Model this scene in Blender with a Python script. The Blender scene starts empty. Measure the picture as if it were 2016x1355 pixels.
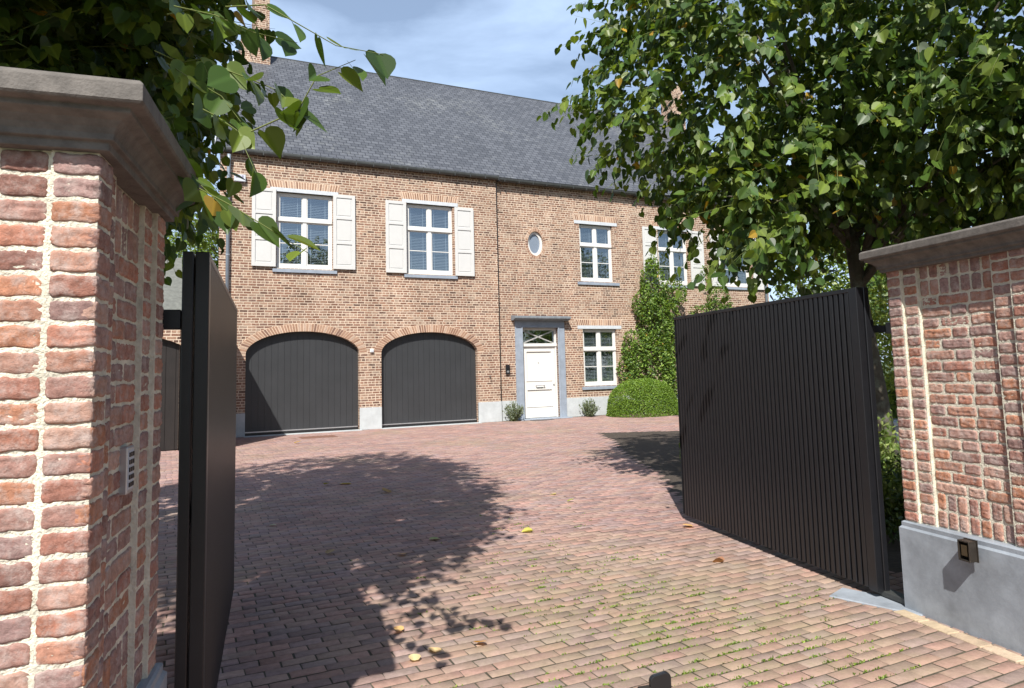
import bpy, math, random
import numpy as np
from mathutils import Matrix, Vector
random.seed(4); rng = np.random.default_rng(7)
sc = bpy.context.scene
COL = sc.collection
R = math.radians

# ------------------------------------------------------------------ camera
PITCH, ROLL, EYE = R(5.47), math.atan(0.0257), 1.6
fwd = Vector((0, math.cos(PITCH), math.sin(PITCH)))
up0 = Vector((0, -math.sin(PITCH), math.cos(PITCH))); rt0 = Vector((1, 0, 0))
rt = math.cos(ROLL)*rt0 - math.sin(ROLL)*up0
up = math.sin(ROLL)*rt0 + math.cos(ROLL)*up0
cd = bpy.data.cameras.new('camera'); cam = bpy.data.objects.new('camera', cd); COL.objects.link(cam)
m = Matrix.Identity(4)
for i in range(3):
    m[i][0] = rt[i]; m[i][1] = up[i]; m[i][2] = -fwd[i]
m[2][3] = EYE
cam.matrix_world = m
cd.sensor_width = 36.0; cd.lens = 1390/2016*36; cd.shift_y = -0.0404; cd.clip_end = 2000; cd.clip_start = 0.05
sc.camera = cam

# ------------------------------------------------------------------ light
SUN_EL, SUN_AZ = R(46.5), R(7)          # the light travels towards azimuth 7 deg (clockwise from +Y)
w = bpy.data.worlds.new('World'); sc.world = w; w.use_nodes = True
nt = w.node_tree; nt.nodes.clear()
out = nt.nodes.new('ShaderNodeOutputWorld'); bg = nt.nodes.new('ShaderNodeBackground')
sky = nt.nodes.new('ShaderNodeTexSky'); sky.sky_type = 'NISHITA'; sky.sun_disc = False
sky.sun_elevation = SUN_EL; sky.sun_rotation = math.pi + SUN_AZ; sky.air_density = 1.0; sky.dust_density = 1.2; sky.ozone_density = 1.5
tc = nt.nodes.new('ShaderNodeTexCoord'); mp = nt.nodes.new('ShaderNodeMapping'); mp.inputs['Scale'].default_value = (1.0, 1.0, 2.6)
mp.inputs['Location'].default_value = (0.35, 0.2, 0.1); mp.inputs['Rotation'].default_value = (0.2, 0.5, 0.3)
nz = nt.nodes.new('ShaderNodeTexNoise'); nz.inputs['Scale'].default_value = 1.9; nz.inputs['Detail'].default_value = 7; nz.inputs['Roughness'].default_value = .55
nz.inputs['Distortion'].default_value = .5
cr = nt.nodes.new('ShaderNodeValToRGB'); cr.color_ramp.elements[0].position = .38; cr.color_ramp.elements[1].position = .66
cr.color_ramp.elements[0].color = (0.28, .28, .28, 1); cr.color_ramp.elements[1].color = (1, 1, 1, 1)
mx = nt.nodes.new('ShaderNodeMixRGB'); mx.inputs[2].default_value = (7.0, 9.0, 12.2, 1)
L = nt.links.new
L(tc.outputs['Generated'], mp.inputs[0]); L(mp.outputs[0], nz.inputs['Vector']); L(nz.outputs['Fac'], cr.inputs[0])
spw = nt.nodes.new('ShaderNodeSeparateXYZ'); L(tc.outputs['Generated'], spw.inputs[0])
nm = nt.nodes.new('ShaderNodeMapRange'); nm.inputs[1].default_value = .35; nm.inputs[2].default_value = .85; nm.inputs[3].default_value = .15; nm.inputs[4].default_value = .9; L(spw.outputs[1], nm.inputs[0])   # cloud cover shaped: bright on the view side only, to limit fill light
cm = nt.nodes.new('ShaderNodeMath'); cm.operation = 'MULTIPLY'; L(cr.outputs[0], cm.inputs[0]); L(nm.outputs[0], cm.inputs[1])
L(cm.outputs[0], mx.inputs[0]); L(sky.outputs[0], mx.inputs[1]); L(mx.outputs[0], bg.inputs[0]); bg.inputs[1].default_value = .08
L(bg.outputs[0], out.inputs[0])
sl = bpy.data.lights.new('sun', 'SUN'); so = bpy.data.objects.new('sun', sl); COL.objects.link(so)
sl.energy = 4.8; sl.angle = R(.53); sl.color = (1, .955, .89)
tv = Vector((math.sin(SUN_AZ)*math.cos(SUN_EL), math.cos(SUN_AZ)*math.cos(SUN_EL), -math.sin(SUN_EL)))
so.rotation_euler = tv.to_track_quat('-Z', 'Y').to_euler()
sc.view_settings.view_transform = 'Standard'; sc.view_settings.look = 'None'; sc.view_settings.gamma = 1
sc.view_settings.exposure = 0.66
sc.cycles.max_bounces = 8; sc.cycles.transparent_max_bounces = 12

# ------------------------------------------------------------------ helpers
class MB:
    def __init__(s): s.v = []; s.f = []; s.c = []
    def add(s, vs, fs, c=None):
        o = len(s.v); s.v += [tuple(x) for x in vs]; s.f += [tuple(i+o for i in f) for f in fs]
        s.c += [c or (1, 1, 1)]*len(vs)
    def box(s, x0, x1, y0, y1, z0, z1, c=None):
        s.add([(x0,y0,z0),(x1,y0,z0),(x1,y1,z0),(x0,y1,z0),(x0,y0,z1),(x1,y0,z1),(x1,y1,z1),(x0,y1,z1)],
              [(0,3,2,1),(4,5,6,7),(0,1,5,4),(1,2,6,5),(2,3,7,6),(3,0,4,7)], c)
    def obox(s, o, ax, ay, az, c=None):     # oriented box from corner o with three edge vectors
        o, ax, ay, az = map(Vector, (o, ax, ay, az))
        p = [o, o+ax, o+ax+ay, o+ay]; p += [q+az for q in p]
        s.add(p, [(0,3,2,1),(4,5,6,7),(0,1,5,4),(1,2,6,5),(2,3,7,6),(3,0,4,7)], c)
    def tube(s, pts, rad, n=8, c=None):
        pts = [Vector(p) for p in pts]; k = len(pts); vs = []
        ref = Vector((.31, .17, .93))
        for i, p in enumerate(pts):
            d = (pts[min(i+1, k-1)]-pts[max(i-1, 0)]).normalized()
            a = d.cross(ref)
            if a.length < .05: a = d.cross(Vector((1, 0, 0)))
            a.normalize(); b = d.cross(a); r = rad[i] if hasattr(rad, '__len__') else rad
            for j in range(n):
                t = 2*math.pi*j/n; vs.append(p + (a*math.cos(t) + b*math.sin(t))*r)
        fs = [(i*n+j, i*n+(j+1) % n, (i+1)*n+(j+1) % n, (i+1)*n+j) for i in range(k-1) for j in range(n)]
        fs += [tuple(range(n-1, -1, -1)), tuple((k-1)*n+j for j in range(n))]
        s.add(vs, fs, c)
    def prism(s, poly, h0, h1, axis='z', c=None):   # polygon extruded
        n = len(poly)
        if axis == 'z': vs = [(x, y, h0) for x, y in poly] + [(x, y, h1) for x, y in poly]
        elif axis == 'y': vs = [(x, h0, y) for x, y in poly] + [(x, h1, y) for x, y in poly]
        else: vs = [(h0, x, y) for x, y in poly] + [(h1, x, y) for x, y in poly]
        s.add(vs, [tuple(range(n-1, -1, -1)), tuple(range(n, 2*n))] + [(i, (i+1) % n, (i+1) % n+n, i+n) for i in range(n)], c)
    def build(s, name, mat, parent=None, smooth=False, bevel=0, seg=1):
        me = bpy.data.meshes.new(name); me.from_pydata(s.v, [], s.f); me.update()
        ca = me.color_attributes.new('Col', 'FLOAT_COLOR', 'POINT')
        ca.data.foreach_set('color', np.array([(a, b, c, 1) for a, b, c in s.c], dtype=np.float32).ravel())
        me.materials.append(mat)
        import bmesh
        bm = bmesh.new(); bm.from_mesh(me); bmesh.ops.recalc_face_normals(bm, faces=bm.faces); bm.to_mesh(me); bm.free()
        if smooth: me.polygons.foreach_set('use_smooth', [True]*len(me.polygons))
        o = bpy.data.objects.new(name, me); COL.objects.link(o)
        if parent: o.parent = parent
        if bevel:
            b = o.modifiers.new('bevel', 'BEVEL'); b.width = bevel; b.segments = seg; b.limit_method = 'ANGLE'; b.angle_limit = R(40)
        return o

def np_mesh(name, V, loops, sizes, mat, parent=None, colors=None, smooth=False):
    me = bpy.data.meshes.new(name)
    V = np.asarray(V, dtype=np.float32).reshape(-1, 3); loops = np.asarray(loops, dtype=np.int32).ravel(); sizes = np.asarray(sizes, dtype=np.int32)
    me.vertices.add(len(V)); me.vertices.foreach_set('co', V.ravel())
    me.loops.add(len(loops)); me.loops.foreach_set('vertex_index', loops)
    me.polygons.add(len(sizes)); st = np.concatenate(([0], np.cumsum(sizes)[:-1])).astype(np.int32)
    me.polygons.foreach_set('loop_start', st); me.polygons.foreach_set('loop_total', sizes)
    if smooth: me.polygons.foreach_set('use_smooth', np.ones(len(sizes), dtype=bool))
    me.update(calc_edges=True)
    if colors is not None:
        ca = me.color_attributes.new('Col', 'FLOAT_COLOR', 'POINT')
        C4 = np.ones((len(V), 4), dtype=np.float32); C4[:, :3] = colors; ca.data.foreach_set('color', C4.ravel())
    me.materials.append(mat)
    o = bpy.data.objects.new(name, me); COL.objects.link(o)
    if parent: o.parent = parent
    return o

def thing(name, label, cat, loc=(0, 0, 0), rz=0, group=None):
    o = bpy.data.objects.new(name, None); COL.objects.link(o); o.location = loc; o.rotation_euler = (0, 0, rz)
    o.empty_display_size = .2; tag(o, label, cat, group); return o
def tag(o, label, cat, group=None):
    o['label'] = label; o['category'] = cat
    if group: o['group'] = group
    return o
def struct(o): o['kind'] = 'structure'; return o
def stuff(o, label, cat): o['kind'] = 'stuff'; o['label'] = label; o['category'] = cat; return o

# ------------------------------------------------------------------ materials
def mat(name, col=(.5, .5, .5), rough=.6, metal=0, noise=0, nscale=8, bump=0, bscale=60, spec=.5, attr=False, coat=0):
    M = bpy.data.materials.new(name); M.use_nodes = True; nt = M.node_tree; b = nt.nodes['Principled BSDF']
    b.inputs['Base Color'].default_value = (*col, 1); b.inputs['Roughness'].default_value = rough; b.inputs['Metallic'].default_value = metal
    b.inputs['Specular IOR Level'].default_value = spec; b.inputs['Coat Weight'].default_value = coat
    tc = nt.nodes.new('ShaderNodeTexCoord'); L = nt.links.new; src = None
    if attr:
        a = nt.nodes.new('ShaderNodeAttribute'); a.attribute_name = 'Col'
        mm = nt.nodes.new('ShaderNodeMixRGB'); mm.blend_type = 'MULTIPLY'; mm.inputs[0].default_value = 1; mm.inputs[2].default_value = (*col, 1)
        L(a.outputs['Color'], mm.inputs[1]); src = mm.outputs[0]
    if noise:
        n = nt.nodes.new('ShaderNodeTexNoise'); n.inputs['Scale'].default_value = nscale; n.inputs['Detail'].default_value = 8; n.inputs['Roughness'].default_value = .65
        L(tc.outputs['Object'], n.inputs['Vector'])
        mr = nt.nodes.new('ShaderNodeMapRange'); mr.inputs[1].default_value = .25; mr.inputs[2].default_value = .75
        mr.inputs[3].default_value = 1-noise; mr.inputs[4].default_value = 1+noise; L(n.outputs['Fac'], mr.inputs[0])
        mm = nt.nodes.new('ShaderNodeMixRGB'); mm.blend_type = 'MULTIPLY'; mm.inputs[0].default_value = 1
        if src: L(src, mm.inputs[1])
        else: mm.inputs[1].default_value = (*col, 1)
        L(mr.outputs[0], mm.inputs[2]); src = mm.outputs[0]
    if src: L(src, b.inputs['Base Color'])
    if bump:
        n = nt.nodes.new('ShaderNodeTexNoise'); n.inputs['Scale'].default_value = bscale; n.inputs['Detail'].default_value = 6
        L(tc.outputs['Object'], n.inputs['Vector']); bp = nt.nodes.new('ShaderNodeBump'); bp.inputs['Strength'].default_value = bump; bp.inputs['Distance'].default_value = .01
        L(n.outputs['Fac'], bp.inputs['Height']); L(bp.outputs[0], b.inputs['Normal'])
    return M

def leafmat(name, col, rough=.38, trans=.35, spec=.5):
    M = bpy.data.materials.new(name); M.use_nodes = True; nt = M.node_tree; b = nt.nodes['Principled BSDF']; L = nt.links.new
    a = nt.nodes.new('ShaderNodeAttribute'); a.attribute_name = 'Col'
    mm = nt.nodes.new('ShaderNodeMixRGB'); mm.blend_type = 'MULTIPLY'; mm.inputs[0].default_value = 1; mm.inputs[2].default_value = (*col, 1)
    L(a.outputs['Color'], mm.inputs[1])
    b.inputs['Roughness'].default_value = rough; b.inputs['Specular IOR Level'].default_value = spec
    L(mm.outputs[0], b.inputs['Base Color'])
    t = nt.nodes.new('ShaderNodeBsdfTranslucent'); m2 = nt.nodes.new('ShaderNodeMixRGB'); m2.blend_type = 'MULTIPLY'; m2.inputs[0].default_value = 1
    m2.inputs[2].default_value = (1.9, 1.7, .6, 1); L(mm.outputs[0], m2.inputs[1]); L(m2.outputs[0], t.inputs[0])
    s = nt.nodes.new('ShaderNodeMixShader'); s.inputs[0].default_value = trans
    L(b.outputs[0], s.inputs[1]); L(t.outputs[0], s.inputs[2]); L(s.outputs[0], nt.nodes['Material Output'].inputs[0])
    return M

def mathn(nt, op, a, b=None, c=None):
    n = nt.nodes.new('ShaderNodeMath'); n.operation = op
    for i, x in enumerate((a, b, c)):
        if x is None: continue
        if isinstance(x, (int, float)): n.inputs[i].default_value = x
        else: nt.links.new(x, n.inputs[i])
    return n.outputs[0]

def wallbrick():
    M = bpy.data.materials.new('facade_brick'); M.use_nodes = True; nt = M.node_tree; b = nt.nodes['Principled BSDF']; L = nt.links.new
    tc = nt.nodes.new('ShaderNodeTexCoord'); sp = nt.nodes.new('ShaderNodeSeparateXYZ'); L(tc.outputs['Object'], sp.inputs[0])
    wn = nt.nodes.new('ShaderNodeTexNoise'); wn.inputs['Scale'].default_value = 7; wn.inputs['Detail'].default_value = 3; L(tc.outputs['Object'], wn.inputs['Vector'])
    ws = nt.nodes.new('ShaderNodeSeparateColor'); L(wn.outputs['Color'], ws.inputs[0])
    X = mathn(nt, 'ADD', mathn(nt, 'ADD', sp.outputs[0], sp.outputs[1]), mathn(nt, 'MULTIPLY', mathn(nt, 'SUBTRACT', ws.outputs[0], .5), .03))
    Z = mathn(nt, 'ADD', sp.outputs[2], mathn(nt, 'MULTIPLY', mathn(nt, 'SUBTRACT', ws.outputs[1], .5), .016))
    cb = nt.nodes.new('ShaderNodeCombineXYZ'); L(X, cb.inputs[0]); L(Z, cb.inputs[1])
    br = nt.nodes.new('ShaderNodeTexBrick'); L(cb.outputs[0], br.inputs['Vector'])
    br.inputs['Scale'].default_value = 1; br.inputs['Brick Width'].default_value = .215; br.inputs['Row Height'].default_value = .073
    br.inputs['Mortar Size'].default_value = .0115; br.inputs['Mortar Smooth'].default_value = .35; br.inputs['Bias'].default_value = 0
    br.offset = .42; br.offset_frequency = 2; br.squash = .52; br.squash_frequency = 3
    br.inputs['Color1'].default_value = (0, 0, 0, 1); br.inputs['Color2'].default_value = (1, 1, 1, 1); br.inputs['Mortar'].default_value = (.5, .5, .5, 1)
    cr = nt.nodes.new('ShaderNodeValToRGB'); e = cr.color_ramp.elements
    cols = [(0, (.095, .058, .045)), (.22, (.205, .11, .075)), (.45, (.275, .155, .105)), (.62, (.18, .11, .085)), (.8, (.33, .205, .14)), (1, (.31, .235, .18))]
    e[0].position, e[0].color = 0, (*cols[0][1], 1); e[1].position, e[1].color = 1, (*cols[-1][1], 1)
    for p, c in cols[1:-1]: q = e.new(p); q.color = (*c, 1)
    L(br.outputs['Color'], cr.inputs[0])
    n2 = nt.nodes.new('ShaderNodeTexNoise'); n2.inputs['Scale'].default_value = 28; n2.inputs['Detail'].default_value = 5; L(tc.outputs['Object'], n2.inputs['Vector'])
    mr = nt.nodes.new('ShaderNodeMapRange'); mr.inputs[1].default_value = .3; mr.inputs[2].default_value = .7; mr.inputs[3].default_value = .72; mr.inputs[4].default_value = 1.3; L(n2.outputs[0], mr.inputs[0])
    m1 = nt.nodes.new('ShaderNodeMixRGB'); m1.blend_type = 'MULTIPLY'; m1.inputs[0].default_value = 1; L(cr.outputs[0], m1.inputs[1]); L(mr.outputs[0], m1.inputs[2])
    # lime bloom
    n4 = nt.nodes.new('ShaderNodeTexNoise'); n4.inputs['Scale'].default_value = 3.1; n4.inputs['Detail'].default_value = 9; n4.inputs['Roughness'].default_value = .75; L(tc.outputs['Object'], n4.inputs['Vector'])
    r4 = nt.nodes.new('ShaderNodeMapRange'); r4.inputs[1].default_value = .52; r4.inputs[2].default_value = .72; r4.inputs[4].default_value = .5; L(n4.outputs[0], r4.inputs[0])
    mb = nt.nodes.new('ShaderNodeMixRGB'); mb.inputs[2].default_value = (.6, .48, .37, 1); L(r4.outputs[0], mb.inputs[0]); L(m1.outputs[0], mb.inputs[1])
    # mortar
    n3 = nt.nodes.new('ShaderNodeTexNoise'); n3.inputs['Scale'].default_value = 1.2; n3.inputs['Detail'].default_value = 6; L(tc.outputs['Object'], n3.inputs['Vector'])
    c3 = nt.nodes.new('ShaderNodeMixRGB'); c3.inputs[1].default_value = (.50, .395, .30, 1); c3.inputs[2].default_value = (.71, .59, .47, 1); L(n3.outputs[0], c3.inputs[0])
    m2 = nt.nodes.new('ShaderNodeMixRGB'); L(br.outputs['Fac'], m2.inputs[0]); L(mb.outputs[0], m2.inputs[1]); L(c3.outputs[0], m2.inputs[2])
    mpw = nt.nodes.new('ShaderNodeMapping'); mpw.inputs['Scale'].default_value = (1.6, 1.6, .45); L(tc.outputs['Object'], mpw.inputs[0])
    n5 = nt.nodes.new('ShaderNodeTexNoise'); n5.inputs['Scale'].default_value = .9; n5.inputs['Detail'].default_value = 7; n5.inputs['Roughness'].default_value = .6; L(mpw.outputs[0], n5.inputs['Vector'])
    r5 = nt.nodes.new('ShaderNodeMapRange'); r5.inputs[1].default_value = .3; r5.inputs[2].default_value = .7; r5.inputs[3].default_value = .82; r5.inputs[4].default_value = 1.12; L(n5.outputs[0], r5.inputs[0])
    m5 = nt.nodes.new('ShaderNodeMixRGB'); m5.blend_type = 'MULTIPLY'; m5.inputs[0].default_value = 1; L(m2.outputs[0], m5.inputs[1]); L(r5.outputs[0], m5.inputs[2])
    L(m5.outputs[0], b.inputs['Base Color']); b.inputs['Roughness'].default_value = .9; b.inputs['Specular IOR Level'].default_value = .2
    h = mathn(nt, 'ADD', mathn(nt, 'MULTIPLY', br.outputs['Fac'], -1), mathn(nt, 'MULTIPLY', n2.outputs[0], .6))
    bp = nt.nodes.new('ShaderNodeBump'); bp.inputs['Distance'].default_value = .012; bp.inputs['Strength'].default_value = .8; L(h, bp.inputs['Height']); L(bp.outputs[0], b.inputs['Normal'])
    return M

def slatemat():
    M = bpy.data.materials.new('roof_slate'); M.use_nodes = True; nt = M.node_tree; b = nt.nodes['Principled BSDF']; L = nt.links.new
    tc = nt.nodes.new('ShaderNodeTexCoord'); sp = nt.nodes.new('ShaderNodeSeparateXYZ'); L(tc.outputs['Object'], sp.inputs[0])
    cb = nt.nodes.new('ShaderNodeCombineXYZ'); L(sp.outputs[0], cb.inputs[0]); L(mathn(nt, 'MULTIPLY', sp.outputs[2], 1.414), cb.inputs[1])
    br = nt.nodes.new('ShaderNodeTexBrick'); L(cb.outputs[0], br.inputs['Vector'])
    br.inputs['Scale'].default_value = 1; br.inputs['Brick Width'].default_value = .23; br.inputs['Row Height'].default_value = .17
    br.inputs['Mortar Size'].default_value = .010; br.inputs['Mortar Smooth'].default_value = .2; br.offset = .5
    br.inputs['Color1'].default_value = (0, 0, 0, 1); br.inputs['Color2'].default_value = (1, 1, 1, 1); br.inputs['Mortar'].default_value = (.3, .3, .3, 1)
    c1 = nt.nodes.new('ShaderNodeMixRGB'); c1.inputs[1].default_value = (.066, .071, .082, 1); c1.inputs[2].default_value = (.108, .115, .13, 1); L(br.outputs['Color'], c1.inputs[0])
    # lichen patches, stretched along the courses
    mp = nt.nodes.new('ShaderNodeMapping'); mp.inputs['Scale'].default_value = (1, 1, 2.0); L(tc.outputs['Object'], mp.inputs[0])
    n = nt.nodes.new('ShaderNodeTexNoise'); n.inputs['Scale'].default_value = 3.6; n.inputs['Detail'].default_value = 10; n.inputs['Roughness'].default_value = .78; L(mp.outputs[0], n.inputs['Vector'])
    nb = nt.nodes.new('ShaderNodeTexNoise'); nb.inputs['Scale'].default_value = .45; nb.inputs['Detail'].default_value = 2; L(tc.outputs['Object'], nb.inputs['Vector'])
    s = mathn(nt, 'ADD', n.outputs[0], mathn(nt, 'MULTIPLY', nb.outputs[0], .55))
    mr = nt.nodes.new('ShaderNodeMapRange'); mr.inputs[1].default_value = .84; mr.inputs[2].default_value = 1.0; mr.inputs[4].default_value = .5; L(s, mr.inputs[0])
    c2 = nt.nodes.new('ShaderNodeMixRGB'); c2.inputs[2].default_value = (.25, .26, .25, 1); L(mr.outputs[0], c2.inputs[0]); L(c1.outputs[0], c2.inputs[1])
    c3 = nt.nodes.new('ShaderNodeMixRGB'); c3.inputs[2].default_value = (.022, .024, .03, 1); L(br.outputs['Fac'], c3.inputs[0]); L(c2.outputs[0], c3.inputs[1])
    L(c3.outputs[0], b.inputs['Base Color']); b.inputs['Roughness'].default_value = .5; b.inputs['Specular IOR Level'].default_value = .4
    # each course rises towards its lower edge, like lapped slates
    fr = mathn(nt, 'FRACT', mathn(nt, 'DIVIDE', mathn(nt, 'MULTIPLY', sp.outputs[2], 1.414), .17))
    h = mathn(nt, 'ADD', mathn(nt, 'MULTIPLY', fr, -.6), mathn(nt, 'ADD', mathn(nt, 'MULTIPLY', br.outputs['Fac'], -.5), mathn(nt, 'MULTIPLY', br.outputs['Color'], .35)))
    bp = nt.nodes.new('ShaderNodeBump'); bp.inputs['Distance'].default_value = .008; bp.inputs['Strength'].default_value = .9; L(h, bp.inputs['Height']); L(bp.outputs[0], b.inputs['Normal'])
    return M

def brickmat(name='gate_brick'):        # modelled bricks: colour per brick + bloom, soot and grain
    M = bpy.data.materials.new(name); M.use_nodes = True; nt = M.node_tree; b = nt.nodes['Principled BSDF']; L = nt.links.new
    a = nt.nodes.new('ShaderNodeAttribute'); a.attribute_name = 'Col'; tc = nt.nodes.new('ShaderNodeTexCoord')
    def noise(s, d=8, r=.65):
        n = nt.nodes.new('ShaderNodeTexNoise'); n.inputs['Scale'].default_value = s; n.inputs['Detail'].default_value = d; n.inputs['Roughness'].default_value = r
        L(tc.outputs['Object'], n.inputs['Vector']); return n.outputs[0]
    def mr(x, a0, a1, b0, b1):
        n = nt.nodes.new('ShaderNodeMapRange'); n.inputs[1].default_value = a0; n.inputs[2].default_value = a1; n.inputs[3].default_value = b0; n.inputs[4].default_value = b1; L(x, n.inputs[0]); return n.outputs[0]
    def mix(t, f, c1, c2):
        n = nt.nodes.new('ShaderNodeMixRGB'); n.blend_type = t
        for i, x in enumerate((f, c1, c2)):
            if isinstance(x, (int, float)): n.inputs[i].default_value = x
            elif isinstance(x, tuple): n.inputs[i].default_value = (*x, 1)
            else: L(x, n.inputs[i])
        return n.outputs[0]
    g = mr(noise(45), .3, .7, .7, 1.3)
    c = mix('MULTIPLY', 1.0, a.outputs['Color'], g)
    c = mix('MIX', mr(noise(17, 10, .75), .46, .68, 0, .8), c, (.53, .44, .40))
    c = mix('MIX', mr(noise(23, 6, .6), .60, .74, 0, .35), c, (.42, .15, .08))
    c = mix('MIX', mr(noise(9, 6, .6), .58, .8, 0, .55), c, (.13, .085, .08))
    L(c, b.inputs['Base Color']); b.inputs['Roughness'].default_value = .88; b.inputs['Specular IOR Level'].default_value = .25
    h = mathn(nt, 'ADD', noise(130, 8, .75), mathn(nt, 'MULTIPLY', noise(38, 8, .75), 1.1))
    bp = nt.nodes.new('ShaderNodeBump'); bp.inputs['Distance'].default_value = .007; bp.inputs['Strength'].default_value = .8; L(h, bp.inputs['Height']); L(bp.outputs[0], b.inputs['Normal'])
    return M

def pavermat():
    M = bpy.data.materials.new('clay_paver'); M.use_nodes = True; nt = M.node_tree; b = nt.nodes['Principled BSDF']; L = nt.links.new
    a = nt.nodes.new('ShaderNodeAttribute'); a.attribute_name = 'Col'; tc = nt.nodes.new('ShaderNodeTexCoord')
    def noise(s, d=8, r=.65):
        n = nt.nodes.new('ShaderNodeTexNoise'); n.inputs['Scale'].default_value = s; n.inputs['Detail'].default_value = d; n.inputs['Roughness'].default_value = r
        L(tc.outputs['Object'], n.inputs['Vector']); return n.outputs[0]
    def mr(x, a0, a1, b0, b1):
        n = nt.nodes.new('ShaderNodeMapRange'); n.inputs[1].default_value = a0; n.inputs[2].default_value = a1; n.inputs[3].default_value = b0; n.inputs[4].default_value = b1; L(x, n.inputs[0]); return n.outputs[0]
    def mix(t, f, c1, c2):
        n = nt.nodes.new('ShaderNodeMixRGB'); n.blend_type = t
        for i, x in enumerate((f, c1, c2)):
            if isinstance(x, (int, float)): n.inputs[i].default_value = x
            elif isinstance(x, tuple): n.inputs[i].default_value = (*x, 1)
            else: L(x, n.inputs[i])
        return n.outputs[0]
    c = mix('MULTIPLY', 1.0, a.outputs['Color'], mr(noise(22), .3, .7, .78, 1.22))
    c = mix('MIX', mr(noise(60, 8, .75), .56, .74, 0, .45), c, (.50, .43, .36))
    c = mix('MULTIPLY', 1.0, c, mr(noise(.9, 6, .7), .32, .68, .82, 1.12))
    moss = mathn(nt, 'MULTIPLY', mr(noise(.42, 4, .6), .50, .66, 0, 1), mr(noise(7, 8, .75), .42, .70, .08, .7))
    dn = nt.nodes.new('ShaderNodeVectorMath'); dn.operation = 'DISTANCE'; dn.inputs[1].default_value = (1.0, 4.8, 0); L(tc.outputs['Object'], dn.inputs[0])
    zone = mathn(nt, 'MULTIPLY', mr(dn.outputs['Value'], .3, 2.7, .9, .0), mr(noise(3.2, 8, .75), .34, .62, .1, .8))
    moss = mathn(nt, 'MAXIMUM', moss, zone)
    c = mix('MIX', moss, c, (.27, .235, .135))
    L(c, b.inputs['Base Color']); b.inputs['Roughness'].default_value = .8; b.inputs['Specular IOR Level'].default_value = .3
    bp = nt.nodes.new('ShaderNodeBump'); bp.inputs['Distance'].default_value = .004; bp.inputs['Strength'].default_value = .7; L(noise(70), bp.inputs['Height']); L(bp.outputs[0], b.inputs['Normal'])
    return M

def glassmat():
    M = bpy.data.materials.new('window_glass'); M.use_nodes = True; nt = M.node_tree; nt.nodes.clear(); L = nt.links.new
    o = nt.nodes.new('ShaderNodeOutputMaterial'); t = nt.nodes.new('ShaderNodeBsdfTransparent'); g = nt.nodes.new('ShaderNodeBsdfGlossy')
    t.inputs[0].default_value = (.72, .77, .8, 1); g.inputs['Roughness'].default_value = .01; g.inputs[0].default_value = (.85, .93, 1, 1)
    tc = nt.nodes.new('ShaderNodeTexCoord'); n = nt.nodes.new('ShaderNodeTexNoise'); n.inputs['Scale'].default_value = 1.5; L(tc.outputs['Object'], n.inputs['Vector'])
    bp = nt.nodes.new('ShaderNodeBump'); bp.inputs['Distance'].default_value = .004; bp.inputs['Strength'].default_value = .5; L(n.outputs[0], bp.inputs['Height']); L(bp.outputs[0], g.inputs['Normal'])
    s = nt.nodes.new('ShaderNodeMixShader'); s.inputs[0].default_value = .30
    L(t.outputs[0], s.inputs[1]); L(g.outputs[0], s.inputs[2]); L(s.outputs[0], o.inputs[0]); return M

def barkmat(name, c1, c2):
    M = mat(name, c1, .95, noise=.35, nscale=9, bump=1, bscale=30); nt = M.node_tree; L = nt.links.new; b = nt.nodes['Principled BSDF']
    tc = nt.nodes.new('ShaderNodeTexCoord'); n = nt.nodes.new('ShaderNodeTexNoise'); n.inputs['Scale'].default_value = 6; n.inputs['Detail'].default_value = 9; n.inputs['Roughness'].default_value = .7
    L(tc.outputs['Object'], n.inputs['Vector']); mr = nt.nodes.new('ShaderNodeMapRange'); mr.inputs[1].default_value = .5; mr.inputs[2].default_value = .66; L(n.outputs[0], mr.inputs[0])
    mx = nt.nodes.new('ShaderNodeMixRGB'); src = b.inputs['Base Color'].links[0].from_socket
    L(mr.outputs[0], mx.inputs[0]); L(src, mx.inputs[1]); mx.inputs[2].default_value = (*c2, 1); L(mx.outputs[0], b.inputs['Base Color']); return M

M_FB = wallbrick(); M_SLATE = slatemat(); M_GB = brickmat(); M_PAVE = pavermat(); M_GLASS = glassmat()
M_MORTAR = mat('pale_mortar', (.64, .60, .49), .95, noise=.34, nscale=11, bump=.9, bscale=110, spec=.2)
M_FMORTAR = mat('facade_mortar', (.62, .48, .36), .95, noise=.15, nscale=12, bump=.5, spec=.2)
M_BLUE = mat('bluestone', (.25, .29, .345), .6, noise=.2, nscale=5, bump=.25, bscale=80)
M_PLINTH = mat('weathered_bluestone', (.26, .29, .325), .5, noise=.42, nscale=3.2, bump=.12, bscale=50)
M_RENDER = mat('plinth_render', (.44, .47, .48), .85, noise=.18, nscale=3, bump=.3, bscale=90)
M_COPE = mat('weathered_coping', (.125, .112, .10), .8, noise=.45, nscale=14, bump=.28, bscale=120)
M_LINT = mat('pale_lintel_stone', (.50, .53, .56), .7, noise=.12, nscale=9, bump=.2)
M_WHITE = mat('white_paint', (.64, .635, .61), .42, noise=.03, nscale=5)
M_SHUT = mat('shutter_paint', (.55, .55, .535), .45, noise=.03, nscale=5)
M_BLIND = mat('blind_slat', (.40, .43, .45), .5)
M_DARK = mat('anthracite_paint', (.033, .035, .038), .42, noise=.12, nscale=2)
M_GATE = mat('black_powder_coat', (.0088, .0092, .0112), .38, noise=.25, nscale=11, bump=.05, bscale=160, spec=.5)
M_ZINC = mat('weathered_zinc', (.075, .078, .075), .45, metal=.5, noise=.3, nscale=6)
M_PIPE = mat('zinc_pipe', (.27, .32, .38), .4, metal=.35, noise=.12, nscale=5)
M_STEEL = mat('brushed_steel', (.55, .56, .58), .32, metal=.8, noise=.08, nscale=30)
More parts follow.
